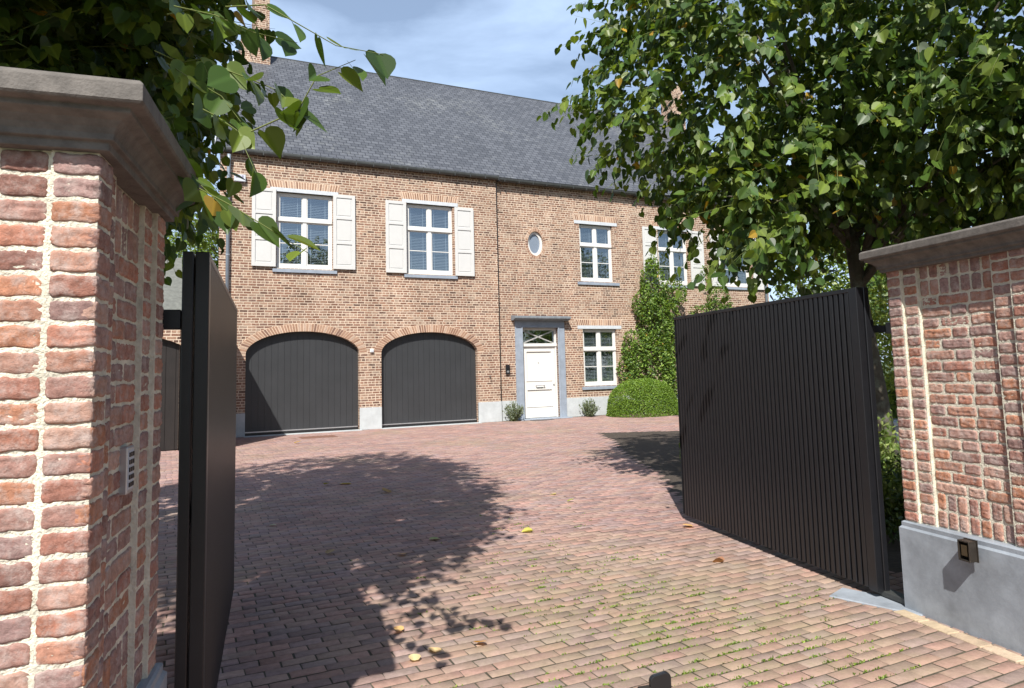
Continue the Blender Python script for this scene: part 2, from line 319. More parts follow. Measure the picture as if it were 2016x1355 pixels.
M_BLACK = mat('black_plastic', (.012, .012, .013), .3, noise=.1)
M_ROOM = mat('dark_interior', (.035, .035, .035), .9)
M_SOIL = mat('soil', (.05, .038, .028), .95, noise=.4, nscale=12, bump=1, bscale=20)
M_SAND = mat('joint_sand', (.085, .075, .05), .95, noise=.5, nscale=5, bump=.8, bscale=150)
M_IRON = mat('rusty_iron', (.20, .105, .075), .7, noise=.3, nscale=20, bump=.4)
M_BRONZE = mat('dark_bronze', (.05, .042, .034), .45, metal=.6, noise=.25, nscale=20)
M_WOODD = mat('dark_stained_wood', (.014, .011, .01), .5, noise=.35, nscale=4)
M_GREYP = mat('grey_box', (.50, .53, .58), .5, noise=.05)
M_LIME = leafmat('lime_leaf', (1, 1, 1), .42, .34, .4)
M_LEAFY = leafmat('hedge_leaf', (1, 1, 1), .45, .32, .4)
M_DRY = leafmat('dry_leaf', (1, 1, 1), .7, .2, .2)
M_BARK = barkmat('lime_bark', (.085, .07, .052), (.16, .17, .13))
M_TWIG = mat('green_twig', (.14, .17, .04), .6)

# ================================================================== GROUND
TH = math.atan(.49)
U = Vector((math.cos(TH), math.sin(TH), 0)); N = Vector((-math.sin(TH), math.cos(TH), 0)); P0 = Vector((0, 22.75, 0))
WV = Vector((-.27, .963, 0)).normalized(); WN = Vector((WV.y, -WV.x, 0))      # gate pillar side direction and its right-hand normal
g = MB(); g.add([(-600, -600, -.03), (600, -600, -.03), (600, 900, -.03), (-600, 900, -.03)], [(0, 1, 2, 3)])
M_GRASS = mat('rough_grass', (.045, .07, .02), .95, noise=.4, nscale=.6, bump=1, bscale=6)
struct(g.build('ground', M_GRASS))
g = MB(); g.add([(-17, -3, -.0062), (15, -3, -.0062), (15, 32, -.0062), (-17, 32, -.0062)], [(0, 1, 2, 3)]); struct(g.build('paving_bed', M_SAND))

def in_bed(x, y):           # planted ground behind the right gate
    return ((x > 2.62-.27*(y-5.0)) & (y > 5.6) & (y < 9.6) & (x > 2.0)) | ((x > 2.05+.10*np.sin(y*1.3)) & (y >= 9.6) & (y < 17.8) & (x > 2.05)) | ((x > 5.2) & (y > 5.2))
BL, BW, J = .192, .088, .006
na = np.arange(-80, 106); nb = np.arange(-300, 12)
A, B = np.meshgrid(na, nb); A = A.ravel().astype(float); B = B.ravel().astype(float)
a0 = A*BL + np.mod(B, 2)*BL*.5 + rng.normal(0, .0012, len(A)) + np.sin(B*.7)*.012 + np.sin(B*2.9)*.009 + np.sin(A*.13+B*.02)*.004; b0 = B*BW + .006*np.sin(A*.31+B*.05)+.004*np.sin(A*.9+B*.4)
cx = P0.x + (a0+BL/2)*U.x + (b0+BW/2)*N.x; cy = P0.y + (a0+BL/2)*U.y + (b0+BW/2)*N.y
ok = (cx > -13) & (cx < 9) & (cy > -.6) & (~in_bed(cx, cy)) & (b0 < -.02)
ok &= ~((cx < -1.6) & (cy < .8))
a0, b0, cx, cy = a0[ok], b0[ok], cx[ok], cy[ok]; n = len(a0)
jl = rng.uniform(.002, .006, (n, 4)); ch = .006
corn = np.array([[0, 0], [1, 0], [1, 1], [0, 1]], float)
V = np.zeros((n, 8, 3))
tilt = rng.normal(0, .004, (n, 2)); z0 = rng.normal(0, .0009, n)
wave = .004*np.sin(cx*1.1+1)*np.sin(cy*.9)
for k in range(4):
    for lay, ins in ((0, 0.0), (1, ch)):
        sx = 1-2*corn[k, 0]; sy = 1-2*corn[k, 1]
        jx = rng.uniform(.0015, .007, n)+ins*rng.uniform(.5, 1.6, n); jy = rng.uniform(.002, .0065, n)+ins*rng.uniform(.5, 1.5, n)
        aa = a0 + corn[k, 0]*BL + sx*jx; bb = b0 + corn[k, 1]*BW + sy*jy
        V[:, k+4*lay, 0] = P0.x + aa*U.x + bb*N.x; V[:, k+4*lay, 1] = P0.y + aa*U.y + bb*N.y
        zz = z0 + wave*0 + tilt[:, 0]*(corn[k, 0]-.5)*BL + tilt[:, 1]*(corn[k, 1]-.5)*BW
        V[:, k+4*lay, 2] = np.where(lay == 1, zz, zz-.0045)
V[:, :, 2] = np.maximum(V[:, :, 2], -.0058)
fc = np.array([[4, 5, 6, 7], [0, 1, 5, 4], [1, 2, 6, 5], [2, 3, 7, 6], [3, 0, 4, 7]])
loops = (fc[None]+(np.arange(n)*8)[:, None, None]).reshape(-1)
pal = np.array([(.345, .215, .185), (.30, .18, .16), (.365, .24, .205), (.29, .205, .195), (.335, .225, .19), (.37, .215, .185), (.32, .215, .205), (.26, .17, .16)])
pc = pal[rng.integers(0, len(pal), n)]*rng.uniform(.93, 1.07, (n, 1))*np.array([.98, 1.0, .985])
struct(np_mesh('driveway', V.reshape(-1, 3), loops, np.full(n*5, 4), M_PAVE, colors=np.repeat(pc, 8, axis=0)))

g = MB(); g.add([(2.3, 5.2, -.004), (9, 5.2, -.004), (13, 19, -.004), (2.0, 17.8, -.004), (1.9, 9.4, -.004)], [(0, 1, 2, 3, 4)]); struct(g.build('planting_bed', M_SOIL))

# ================================================================== HOUSE (local frame: x along the facade, y into the house)
house = thing('brick_house', 'two-storey brown brick house with steep slate roof, cream shutters and two arched garage doors', 'house', P0, TH)
ZT = 7.80
def ell(o, t): return (o['c'][0]+o['r'][0]*math.cos(t), o['c'][1]+o['r'][1]*math.sin(t))
def wall(name, u0, u1, z0, z1, yf, ops, mtl=None):
    mb = MB(); us = {u0, u1}; zs = {z0, z1}
    for o in ops: us |= {o['u0'], o['u1']}; zs |= {max(o['z0'], z0), o['z1']}
    us = sorted(us); zs = sorted(zs)
    for i in range(len(us)-1):
        for j in range(len(zs)-1):
            mu, mz = (us[i]+us[i+1])/2, (zs[j]+zs[j+1])/2
            if any(o['u0'] < mu < o['u1'] and o['z0'] < mz < o['z1'] for o in ops): continue
            mb.add([(us[i], yf, zs[j]), (us[i+1], yf, zs[j]), (us[i+1], yf, zs[j+1]), (us[i], yf, zs[j+1])], [(0, 1, 2, 3)])
    for o in ops:
        d = o.get('d', .2); n = 40
        if o['t'] == 'rect':
            q = [(o['u0'], o['z0']), (o['u0'], o['z1']), (o['u1'], o['z1']), (o['u1'], o['z0'])]
        elif o['t'] == 'arch':
            c = ((o['u0']+o['u1'])/2, o['zs']); r = ((o['u1']-o['u0'])/2, o['z1']-.02-o['zs'])
            arc = [(c[0]-r[0]*math.cos(math.pi*k/n), c[1]+r[1]*math.sin(math.pi*k/n)) for k in range(n+1)]
            for k in range(n):
                (xa, za), (xb, zb) = arc[k], arc[k+1]
                mb.add([(xa, yf, za), (xb, yf, zb), (xb, yf, o['z1']), (xa, yf, o['z1'])], [(0, 1, 2, 3)])
            q = [(o['u0'], o['z0'])] + arc + [(o['u1'], o['z0'])]
        else:
            c = ((o['u0']+o['u1'])/2, (o['z0']+o['z1'])/2); r = ((o['u1']-o['u0'])/2, (o['z1']-o['z0'])/2)
            for k in range(n):
                ta, tb = math.pi*k/n, math.pi*(k+1)/n
                for sg in (1, -1):
                    xa, xb = c[0]-r[0]*math.cos(ta), c[0]-r[0]*math.cos(tb); za, zb = c[1]+sg*r[1]*math.sin(ta), c[1]+sg*r[1]*math.sin(tb); ze = c[1]+sg*r[1]
                    mb.add([(xa, yf, za), (xb, yf, zb), (xb, yf, ze), (xa, yf, ze)], [(0, 1, 2, 3)])
            q = [(c[0]-r[0]*math.cos(2*math.pi*k/n), c[1]+r[1]*math.sin(2*math.pi*k/n)) for k in range(n+1)]
        for (xa, za), (xb, zb) in zip(q[:-1], q[1:]):
            mb.add([(xa, yf, za), (xb, yf, zb), (xb, yf+d, zb), (xa, yf+d, za)], [(0, 1, 2, 3)])
    return mb.build(name, mtl or M_FB, house)
Y1, Y2, Y3 = 0.0, .10, .14
garages = [dict(t='arch', u0=-8.09, u1=-4.98, z0=0, zs=2.2, z1=2.86, d=.3), dict(t='arch', u0=-4.33, u1=-1.25, z0=0, zs=2.2, z1=2.84, d=.3)]
W_ = lambda a, b, c, d: dict(t='rect', u0=a, u1=b, z0=c, z1=d, d=.2)
win = [W_(-7.30, -5.74, 4.62, 6.80), W_(-3.50, -2.00, 4.60, 6.78), W_(2.70, 4.06, 4.58, 6.58), W_(2.70, 4.08, 1.0, 2.94), W_(6.08, 7.44, 4.60, 6.60), W_(9.16, 10.52, 4.60, 6.60)]
oval = dict(t='oval', u0=.69, u1=1.27, z0=5.38, z1=6.20, d=.2)
door = W_(.38, 1.71, 0.0, 2.97); door['d'] = .3
wall('brick_wall', -8.8, -.48, 0, ZT, Y1, garages+win[:2])
wall('brick_wall', -.48, 4.95, 0, ZT, Y2, [win[2], win[3], oval, door])
wall('brick_wall', 4.95, 11.4, 0, ZT, Y3, win[4:])
mb = MB()                                                   # section ends, gables and back
mb.add([(-.48, 0, 0), (-.48, .10, 0), (-.48, .10, ZT), (-.48, 0, ZT)], [(0, 1, 2, 3)])
mb.add([(4.95, .10, 0), (4.95, .14, 0), (4.95, .14, ZT), (4.95, .10, ZT)], [(0, 1, 2, 3)])
RZ, RY = 12.87, 5.0
mb.add([(-8.8, 0, 0), (-7.0, 10, 0), (-7.0, 10, ZT), (-7.95, RY, RZ-.08), (-8.8, 0, ZT)], [(0, 1, 2, 3, 4)])
mb.add([(11.4, .12, 0), (11.4, 10, 0), (11.4, 10, ZT), (11.4, RY, RZ-.08), (11.4, .12, ZT)], [(0, 1, 2, 3, 4)])
mb.add([(-7.0, 10, 0), (11.4, 10, 0), (11.4, 10, ZT), (-7.0, 10, ZT)], [(0, 1, 2, 3)])
mb.build('brick_wall', M_FB, house)
mb = MB(); mb.box(-8.3, 11.2, 1.6, 1.65, .0, 7.7); mb.box(-8.3, 11.2, .35, 1.6, 3.5, 3.6); mb.build('inner_wall', M_ROOM, house)
# roof
mb = MB(); e0 = -.13
def slope(ya, za, yb, zb, ul0, ul1, ur0, ur1, t=.07):
    nrm = Vector((0, -(zb-za), (yb-ya))).normalized()*t
    top = [Vector((ul0, ya, za)), Vector((ur0, ya, za)), Vector((ur1, yb, zb)), Vector((ul1, yb, zb))]
    mb.add([p+nrm for p in top]+top, [(0, 1, 2, 3), (7, 6, 5, 4), (0, 4, 5, 1), (1, 5, 6, 2), (2, 6, 7, 3), (3, 7, 4, 0)])
slope(e0, 7.80, RY, RZ, -8.95, -8.03, 11.52, 11.5); slope(10.13, 7.80, RY, RZ, -7.05, -8.03, 11.52, 11.5)
roof = mb.build('roof', M_SLATE, house)
mb = MB(); mb.tube([(-8.05, RY, RZ+.06), (11.5, RY, RZ+.06)], .05, 8); mb.build('ridge_cap', M_ZINC, roof)
mb = MB(); mb.obox((-8.985, e0, 7.80), (.03, 0, 0), (.92, RY-e0, RZ-7.8), (0, -.06, .09)); mb.build('verge_strip', M_LINT, roof)
# chimneys
def chimney(u0, u1, y0, y1, zb, zs, zt, us0, us1):
    mb = MB(); mb.box(u0, u1, y0, y1, zb, zs)
    mb.add([(u0, y0, zs), (u1, y0, zs), (u1, y1, zs), (u0, y1, zs), (us0, y0+.05, zs+.35), (us1, y0+.05, zs+.35), (us1, y1-.05, zs+.35), (us0, y1-.05, zs+.35)],
           [(0, 1, 5, 4), (1, 2, 6, 5), (2, 3, 7, 6), (3, 0, 4, 7)])
    mb.box(us0, us1, y0+.05, y1-.05, zs+.35, zt); o = mb.build('chimney', M_FB, house)
    k = MB(); k.box(us0-.06, us1+.06, y0, y1, zt, zt+.09); k.build('chimney_cap', M_BLUE, o); return o
chimney(-7.92, -6.97, 4.4, 5.5, 11.6, 13.25, 15.6, -7.48, -6.99); chimney(10.66, 11.4, 4.5, 5.4, 11.6, 13.1, 14.6, 10.7, 11.36)
# plinth
mb = MB()
for a, b, y in ((-8.8, -8.09, Y1), (-4.98, -4.33, Y1), (-1.25, -.46, Y1), (-.46, .12, Y2), (1.96, 4.97, Y2), (4.97, 11.42, Y3)):
    mb = MB(); mb.box(a, b, y-.022, y+.05, 0, .63); mb.build('plinth', M_RENDER, house, bevel=.006)
# gutters
for a, b, y, z in ((-8.95, -.46, 0, 7.80), (-.44, 4.98, .05, 7.775), (5.0, 11.52, .10, 7.75)):
    n = 8; prof = [(y-.13-.085*math.cos(math.pi*k/n), z+.03-.085*math.sin(math.pi*k/n)) for k in range(n+1)]
    prof = [(prof[0][0], z+.075)] + prof + [(prof[-1][0], z+.075)]
    mb = MB(); mb.prism(prof, a, b, 'x')
    gt = mb.build('gutter', M_ZINC, house)
    k = a+.2
    while k < b: br = MB(); br.box(k, k+.025, y-.225, y-.03, z-.058, z+.085); br.build('gutter_bracket', M_ZINC, gt); k += .52
    br = MB()
    br.box(a-.004, a+.02, y-.222, y-.04, z-.06, z+.09); br.build('end_cap', M_ZINC, gt); br = MB(); br.box(b-.02, b+.004, y-.222, y-.04, z-.06, z+.09)
    br.build('end_cap', M_ZINC, gt)
# downpipes
for u, y, zt in ((-8.58, 0, 7.7), (11.22, Y3, 7.6)):
    mb = MB(); mb.tube([(u, y-.13, zt), (u, y-.09, zt-.25), (u, y-.075, zt-.4), (u, y-.075, .05)], .05, 14)
    p = mb.build('downpipe', M_PIPE, house, smooth=True)
    for z in (6.5, 4.9, 3.4, 1.9, .5): mb = MB(); mb.tube([(u, y-.075, z), (u, y-.075, z+.03)], .058, 14); mb.build('pipe_bracket', M_STEEL, p)

bpal = [(.31, .19, .13), (.25, .145, .10), (.37, .24, .17), (.20, .12, .09), (.33, .205, .145), (.42, .31, .24)]
M_VOUS = mat('arch_brick', (1, 1, 1), .9, attr=True, noise=.25, nscale=30, bump=.5, spec=.2)
def flat_arch(u0, u1, z0, yf, h=.21):
    mo = MB(); sp = .05; mo.prism([(u0, z0), (u1, z0), (u1+sp, z0+h), (u0-sp, z0+h)], yf-.004, yf+.02, 'y'); o = mo.build('flat_arch', M_FMORTAR, house)
    b = MB(); n = int(round((u1-u0)/.072))
    for k in range(n):
        a, c = k/n, (k+1)/n; g_ = .019/(u1-u0)
        lo = [u0+(u1-u0)*(a+g_/1.3), u0+(u1-u0)*(c-g_/1.3)]; w0, w1 = u0-sp, u1+sp; hi = [w0+(w1-w0)*(a+g_/1.3), w0+(w1-w0)*(c-g_/1.3)]
        b.prism([(lo[0], z0+.006), (lo[1], z0+.006), (hi[1], z0+h-.01-random.random()*.01), (hi[0], z0+h-.01-random.random()*.01)], yf-.011, yf, 'y', random.choice(bpal))
    b.build('arch_bricks', M_VOUS, o)
def window(o, yf, lintel=(.15, .15), sills=(.11, .11), arch=True):
    u0, u1, z0, z1 = o['u0'], o['u1'], o['z0'], o['z1']; y = yf+.09; f = .075; W = u1-u0; um = (u0+u1)/2; H = z1-z0; zt = z1-H*.355
    mb = MB()
    mb.box(u0, u0+f, y, y+.07, z0, z1); mb.box(u1-f, u1, y, y+.07, z0, z1); mb.box(u0+f, u1-f, y, y+.07, z1-f, z1); mb.box(u0+f, u1-f, y-.01, y+.07, z0, z0+.11)
    mb.box(u0+.01, u1-.01, y-.035, y+.07, zt-.055, zt+.055)
    mb.box(um-.055, um+.055, y-.012, y+.06, z0+.11, zt-.055); mb.box(um-.055, um+.055, y-.004, y+.06, zt+.055, z1-f)
    for a, b in ((u0+f, um-.055), (um+.055, u1-f)):
        for (c, d, s) in ((z0+.11, zt-.055, .035), (zt+.055, z1-f, .03)):
            mb.box(a, a+s, y+.012, y+.055, c, d); mb.box(b-s, b, y+.012, y+.055, c, d); mb.box(a+s, b-s, y+.012, y+.055, c, c+s); mb.box(a+s, b-s, y+.012, y+.055, d-s, d)
        zb = (z0+.11+zt-.055)/2; mb.box(a+.035, b-.035, y+.018, y+.05, zb-.013, zb+.013)
    w_ = mb.build('window', M_WHITE, house, bevel=.004)
    g_ = MB(); g_.add([(u0+f, y+.035, z0+.1), (u1-f, y+.035, z0+.1), (u1-f, y+.035, z1-f), (u0+f, y+.035, z1-f)], [(0, 1, 2, 3)]); g_.build('pane', M_GLASS, w_)
    b = MB(); z = z0+.13
    while z < z1-.05:
        b.add([(u0+.05, y+.10, z), (u1-.05, y+.10, z), (u1-.05, y+.142, z+.022), (u0+.05, y+.142, z+.022)], [(0, 1, 2, 3)])
        z += .048
    for uu in (u0+.38*W, u0+.12*W, u0+.62*W, u0+.88*W): b.box(uu-.008, uu+.008, y+.098, y+.1, z0+.1, z1)
    b.build('blind', M_BLIND, w_)
    s = MB(); s.add([(u0-sills[0], yf-.05, z0-.12), (u1+sills[1], yf-.05, z0-.12), (u1+sills[1], yf-.05, z0-.03), (u0-sills[0], yf-.05, z0-.03), (u0-sills[0], yf+.1, z0-.12), (u1+sills[1], yf+.1, z0-.12), (u1+sills[1], yf+.1, z0), (u0-sills[0], yf+.1, z0)],
        [(0, 1, 2, 3), (3, 2, 6, 7), (0, 4, 5, 1), (1, 5, 6, 2), (0, 3, 7, 4), (4, 7, 6, 5)]); s.build('window_sill', M_BLUE, w_)
    l = MB(); l.box(u0-lintel[0], u1+lintel[1], yf-.02, yf+.12, z1, z1+.115); l.build('lintel', M_LINT, w_, bevel=.005)
    flat_arch(u0-lintel[0]-.02, u1+lintel[1]+.02, z1+.118, yf)
def shutter(u0, u1, z0, z1, yf):
    mb = MB(); y0, y1 = yf-.075, yf-.035; s = .095
    mb.box(u0, u0+s, y0, y1, z0, z1); mb.box(u1-s, u1, y0, y1, z0, z1)
    H = z1-z0; zz = [z0, z0+.115, z0+.333*H, z0+.333*H+.09, z0+.667*H, z0+.667*H+.09, z1-.095, z1]
    for k in range(0, 8, 2): mb.box(u0+s, u1-s, y0, y1, zz[k], zz[k+1])
    for k in range(1, 7, 2):
        mb.box(u0+s, u1-s, y0+.022, y1-.003, zz[k], zz[k+1])
        mb.box(u0+s+.03, u1-s-.03, y0+.012, y0+.022, zz[k]+.03, zz[k+1]-.03)
    o = mb.build('shutter', M_SHUT, house, bevel=.004)
    for z in (z0+.3, z1-.3):
        for uu in (u0+.05, u1-.07): h = MB(); h.box(uu, uu+.03, y1, yf+.002, z, z+.05); h.build('shutter_hinge', M_BLACK, o)
window(win[0], Y1, (.18, .16)); window(win[1], Y1, (.15, .17)); window(win[2], Y2, (.2, .2), (.14, .2)); window(win[3], Y2, (.2, .2), (.1, .05)); window(win[4], Y3, (.28, .18)); window(win[5], Y3, (.2, .2))
for a, b, z0, z1, y in ((-7.97, -7.33, 4.64, 6.86, 0), (-5.74, -5.10, 4.64, 6.84, 0), (-4.18, -3.54, 4.60, 6.80, 0), (-1.96, -1.32, 4.58, 6.76, 0),
                        (5.36, 5.98, 4.58, 6.66, Y3), (7.52, 8.16, 4.55, 6.64, Y3), (8.50, 9.12, 4.58, 6.66, Y3), (10.62, 11.14, 4.5, 6.6, Y3)): shutter(a, b, z0, z1, y)
# garage doors with brick arches
for o in garages:
    c = (o['u0']+o['u1'])/2; r = (o['u1']-o['u0'])/2; zs = o['zs']; rz = o['z1']-.02-zs; y = .17; n = 24
    mb = MB(); npl = 18; wv = (o['u1']-o['u0'])/npl
    zt = lambda u: zs+rz*math.sqrt(max(0, 1-((u-c)/r)**2))+.0
    for k in range(npl):
        a, b = o['u0']+k*wv, o['u0']+(k+1)*wv; gq = .006
        for (p, q, yy) in ((a, a+gq, y+.012), (a+gq, b, y)):
            for i in range(3):
                s0, s1 = p+(q-p)*i/3, p+(q-p)*(i+1)/3
                mb.add([(s0, yy, .1), (s1, yy, .1), (s1, yy, zt(s1)), (s0, yy, zt(s0))], [(0, 1, 2, 3)])
        mb.add([(a+gq, y, .1), (a+gq, y+.012, .1), (a+gq, y+.012, zt(a)), (a+gq, y, zt(a))], [(0, 1, 2, 3)])
        mb.add([(b, y, .1), (b, y+.012, .1), (b, y+.012, zt(b)), (b, y, zt(b))], [(0, 1, 2, 3)])
    gd = mb.build('garage_door', M_DARK, house)
    mb = MB(); mb.box(o['u0'], o['u1'], y-.03, y+.01, .0, .085); mb.build('rubber_seal', M_BLACK, gd)
    mb = MB(); mb.box(o['u0']+.02, o['u1']-.02, y-.018, y-.002, .086, .115); mb.build('door_rail', M_STEEL, gd)
    mb = MB(); K = 60; ring = .225
    P = lambda t, e, ct=c, rr=r, z_=zs, q_=rz: (ct-(rr+e)*math.cos(t), z_+(q_+e)*math.sin(t))
    for k in range(K):
        t0, t1 = math.pi*k/K, math.pi*(k+1)/K
        mb.prism([P(t0, 0), P(t1, 0), P(t1, ring), P(t0, ring)], -.005, .02, 'y')
    ar = mb.build('garage_arch', M_FMORTAR, house)
    # bricks placed by arc length
    T = np.linspace(0.03, math.pi-.03, 2000); px = (r+.11)*-np.cos(T); pz = (rz+.11)*np.sin(T); s = np.concatenate(([0], np.cumsum(np.hypot(np.diff(px), np.diff(pz)))))
    nb_ = int(s[-1]/.073); b = MB()
    for k in range(nb_):
        ta = np.interp(s[-1]*(k+.14)/nb_, s, T); tb = np.interp(s[-1]*(k+.86)/nb_, s, T); e = ring-random.random()*.012
        b.prism([P(ta, .003), P(tb, .003), P(tb, e), P(ta, e)], -.013, -.004, 'y', random.choice(bpal))
    b.build('arch_bricks', M_VOUS, ar)
# apron stones in front of the garages
mb = MB(); mb.box(-8.12, -4.95, -.18, .16, -.004, .012); mb.box(-4.36, -1.22, -.18, .16, -.004, .012); mb.build('door_sill', M_RENDER, house)
# oval window
c = (.98, 5.79); n = 40
mb = MB()
for k in range(n):
    t0, t1 = 2*math.pi*k/n, 2*math.pi*(k+1)/n
    q = lambda t, e: (c[0]+(.29-e)*math.cos(t), c[1]+(.41-e)*math.sin(t))
    mb.prism([q(t0, 0), q(t1, 0), q(t1, .085), q(t0, .085)], Y2+.07, Y2+.14, 'y')
ow = mb.build('oval_window', M_WHITE, house)
mb = MB(); mb.prism([(c[0]+.215*math.cos(2*math.pi*k/n), c[1]+.335*math.sin(2*math.pi*k/n)) for k in range(n)], Y2+.11, Y2+.115, 'y'); mb.build('pane', mat('frosted_glass', (.19, .23, .29), .12, spec=.8), ow)
b = MB()
for k in range(34):
    t0, t1 = 2*math.pi*(k+.12)/34, 2*math.pi*(k+.88)/34; q = lambda t, e: (c[0]+(.29+e)*math.cos(t), c[1]+(.41+e)*math.sin(t))
    b.prism([q(t0, .003), q(t1, .003), q(t1, .1), q(t0, .1)], Y2-.009, Y2+.004, 'y', random.choice(bpal))
b.build('arch_bricks', M_VOUS, ow)
mb = MB()
for k in range(n):
    t0, t1 = 2*math.pi*k/n, 2*math.pi*(k+1)/n; q = lambda t, e: (c[0]+(.29+e)*math.cos(t), c[1]+(.41+e)*math.sin(t))
    mb.prism([q(t0, 0), q(t1, 0), q(t1, .112), q(t0, .112)], Y2-.004, Y2+.01, 'y')
mb.build('mortar_ring', M_FMORTAR, ow)
# front door
mb = MB(); f = Y2
mb.box(.12, .38, f-.05, f+.14, 0, 2.97); mb.box(1.71, 1.96, f-.05, f+.14, 0, 2.97); mb.box(.12, 1.96, f-.05, f+.14, 2.97, 3.2)
mb.box(.34, .38, f-.07, f-.05, 0, 2.98); mb.box(1.71, 1.75, f-.07, f-.05, 0, 2.98); mb.box(.34, 1.75, f-.07, f-.05, 2.98, 3.02)
ds = mb.build('door_surround', M_BLUE, house, bevel=.006)
mb = MB(); mb.prism([(f-.30, 3.26), (f-.30, 3.33), (f+.02, 3.37), (f+.02, 3.2), (f-.16, 3.2)], -.0, 2.08, 'x'); mb.build('door_canopy', mat('canopy_stone', (.17, .19, .21), .8, noise=.35, nscale=12, bump=.6), ds, bevel=.006)
mb = MB(); yd = f+.12
mb.box(.38, .44, yd-.02, yd+.06, .03, 2.97); mb.box(1.65, 1.71, yd-.02, yd+.06, .03, 2.97); mb.box(.44, 1.65, yd-.02, yd+.06, 2.90, 2.97); mb.box(.38, 1.71, yd-.05, yd+.06, 2.36, 2.46)
dfm = mb.build('door_frame', M_WHITE, ds, bevel=.004)
mb = MB()
for a, b in (((.44, 2.46), (1.65, 2.90)), ((.44, 2.90), (1.65, 2.46))):
    d = Vector((b[0]-a[0], 0, b[1]-a[1])).normalized(); nn = Vector((-d.z, 0, d.x))*.018
    p = Vector((a[0], yd+.0, a[1])); q = Vector((b[0], yd+.0, b[1]))
    mb.add([p-nn, q-nn, q+nn, p+nn], [(0, 1, 2, 3)]); mb.obox(p-nn, q-p, nn*2, (0, .02, 0))
mb.build('fanlight_bars', M_WHITE, ds)
mb = MB(); mb.add([(.44, yd+.03, 2.46), (1.65, yd+.03, 2.46), (1.65, yd+.03, 2.90), (.44, yd+.03, 2.90)], [(0, 1, 2, 3)]); mb.build('pane', M_GLASS, ds)
mb = MB(); a, b = .45, 1.64; yy = yd+.01
mb.box(a, b, yy+.02, yy+.05, .04, 2.36)
for (x0, x1, zz0, zz1) in ((a, a+.11, .04, 2.36), (b-.11, b, .04, 2.36), (a+.11, b-.11, .04, .38), (a+.11, b-.11, .97, 1.22), (a+.11, b-.11, 2.22, 2.36)): mb.box(x0, x1, yy, yy+.02, zz0, zz1)
for (zz0, zz1) in ((.38, .97), (1.22, 2.22)):
    x0, x1 = a+.11, b-.11; s = .03; q = yy-.018
    mb.box(x0, x1, q, yy+.02, zz0, zz0+s); mb.box(x0, x1, q, yy+.02, zz1-s, zz1); mb.box(x0, x0+s, q, yy+.02, zz0+s, zz1-s); mb.box(x1-s, x1, q, yy+.02, zz0+s, zz1-s)
fd = mb.build('front_door', mat('door_paint', (.68, .67, .63), .35), house, bevel=.003)
mb = MB(); mb.tube([(.88, yy-.07, 1.08), (1.22, yy-.07, 1.08)], .012, 8); mb.tube([(.9, yy+.002, 1.08), (.9, yy-.075, 1.08)], .014, 8); mb.tube([(1.2, yy+.002, 1.08), (1.2, yy-.075, 1.08)], .014, 8)
mb.box(.93, 1.17, yy-.01, yy+.001, .98, 1.03); mb.build('door_handle', M_STEEL, fd)
mb = MB(); mb.tube([(1.575, yy+.001, 1.10), (1.575, yy-.03, 1.10)], .028, 12); mb.build('door_lock', M_STEEL, fd)
mb = MB(); mb.tube([(1.03, yy+.021, 1.83), (1.03, yy-.004, 1.83)], .014, 10); mb.build('peephole', M_STEEL, fd)
mb = MB(); mb.box(.10, 1.98, f-.36, f+.16, -.004, .028); mb.build('doorstep', M_BLUE, house, bevel=.006)

mb = MB(); mb.box(-.479, -.425, Y2-.05, Y2+.01, .02, 7.72); mb.build('dark_strip', M_BLACK, house)  # thin black strip standing proud along the step between two wall sections
# things fixed to the facade
def onfac(u, d, z): p = P0+U*u-N*d; return (p.x, p.y, z)
t = thing('intercom', 'slim black intercom box on the brick wall left of the white front door', 'intercom', onfac(-.19, -.06, 1.47), TH)
mb = MB(); mb.box(-.075, .075, -.03, 0, 0, .31); mb.build('housing', M_BLACK, t, bevel=.008); mb = MB(); mb.tube([(0, -.03, .24), (0, -.036, .24)], .028, 12); mb.build('lens', mat('lens_glass', (.02, .02, .03), .08), t)
mb = MB(); mb.box(-.04, .04, -.034, -.03, .06, .12); mb.build('call_button', M_STEEL, t)
t = thing('alarm_box', 'grey alarm siren box high on the wall beside the left downpipe', 'alarm box', onfac(-8.29, 0, 6.97), TH)
mb = MB(); mb.box(-.15, .15, -.1, 0, 0, .2); mb.build('housing', M_GREYP, t, bevel=.01)
mb = MB(); mb.box(-.11, .0, -.104, -.1, .10, .17); mb.box(.05, .09, -.104, -.1, .09, .17); mb.build('sticker', mat('sticker_print', (.22, .2, .3), .5, noise=.6, nscale=60), t)
t = thing('motion_sensor', 'small cream motion sensor on the brick pier between the garage doors', 'sensor', onfac(-4.62, 0, 2.22), TH)
mb = MB(); mb.box(-.055, .055, -.06, 0, 0, .11); mb.build('housing', M_WHITE, t, bevel=.01); mb = MB(); mb.box(-.035, .035, -.066, -.06, .02, .07); mb.build('lens', M_GREYP, t)
t = thing('wall_tap', 'tiny brass tap on the wall right of the second garage door', 'tap', onfac(-.86, 0, 1.42), TH)
mb = MB(); mb.tube([(0, 0, 0), (0, -.09, 0), (0, -.11, -.04)], .012, 8); mb.build('spout', M_BRONZE, t); mb = MB(); mb.box(-.03, .03, -.07, -.05, .02, .035); mb.build('tap_handle', M_STEEL, t)
mb = MB(); mb.box(.34, 1.1, -.62, -.36, 0, .012); o = mb.build('door_mat', mat('mat_fibre', (.09, .08, .075), .95, noise=.4, nscale=60, bump=1), None); o.location = P0; o.rotation_euler = (0, 0, TH); tag(o, 'thin dark door mat lying before the white front door', 'door mat')

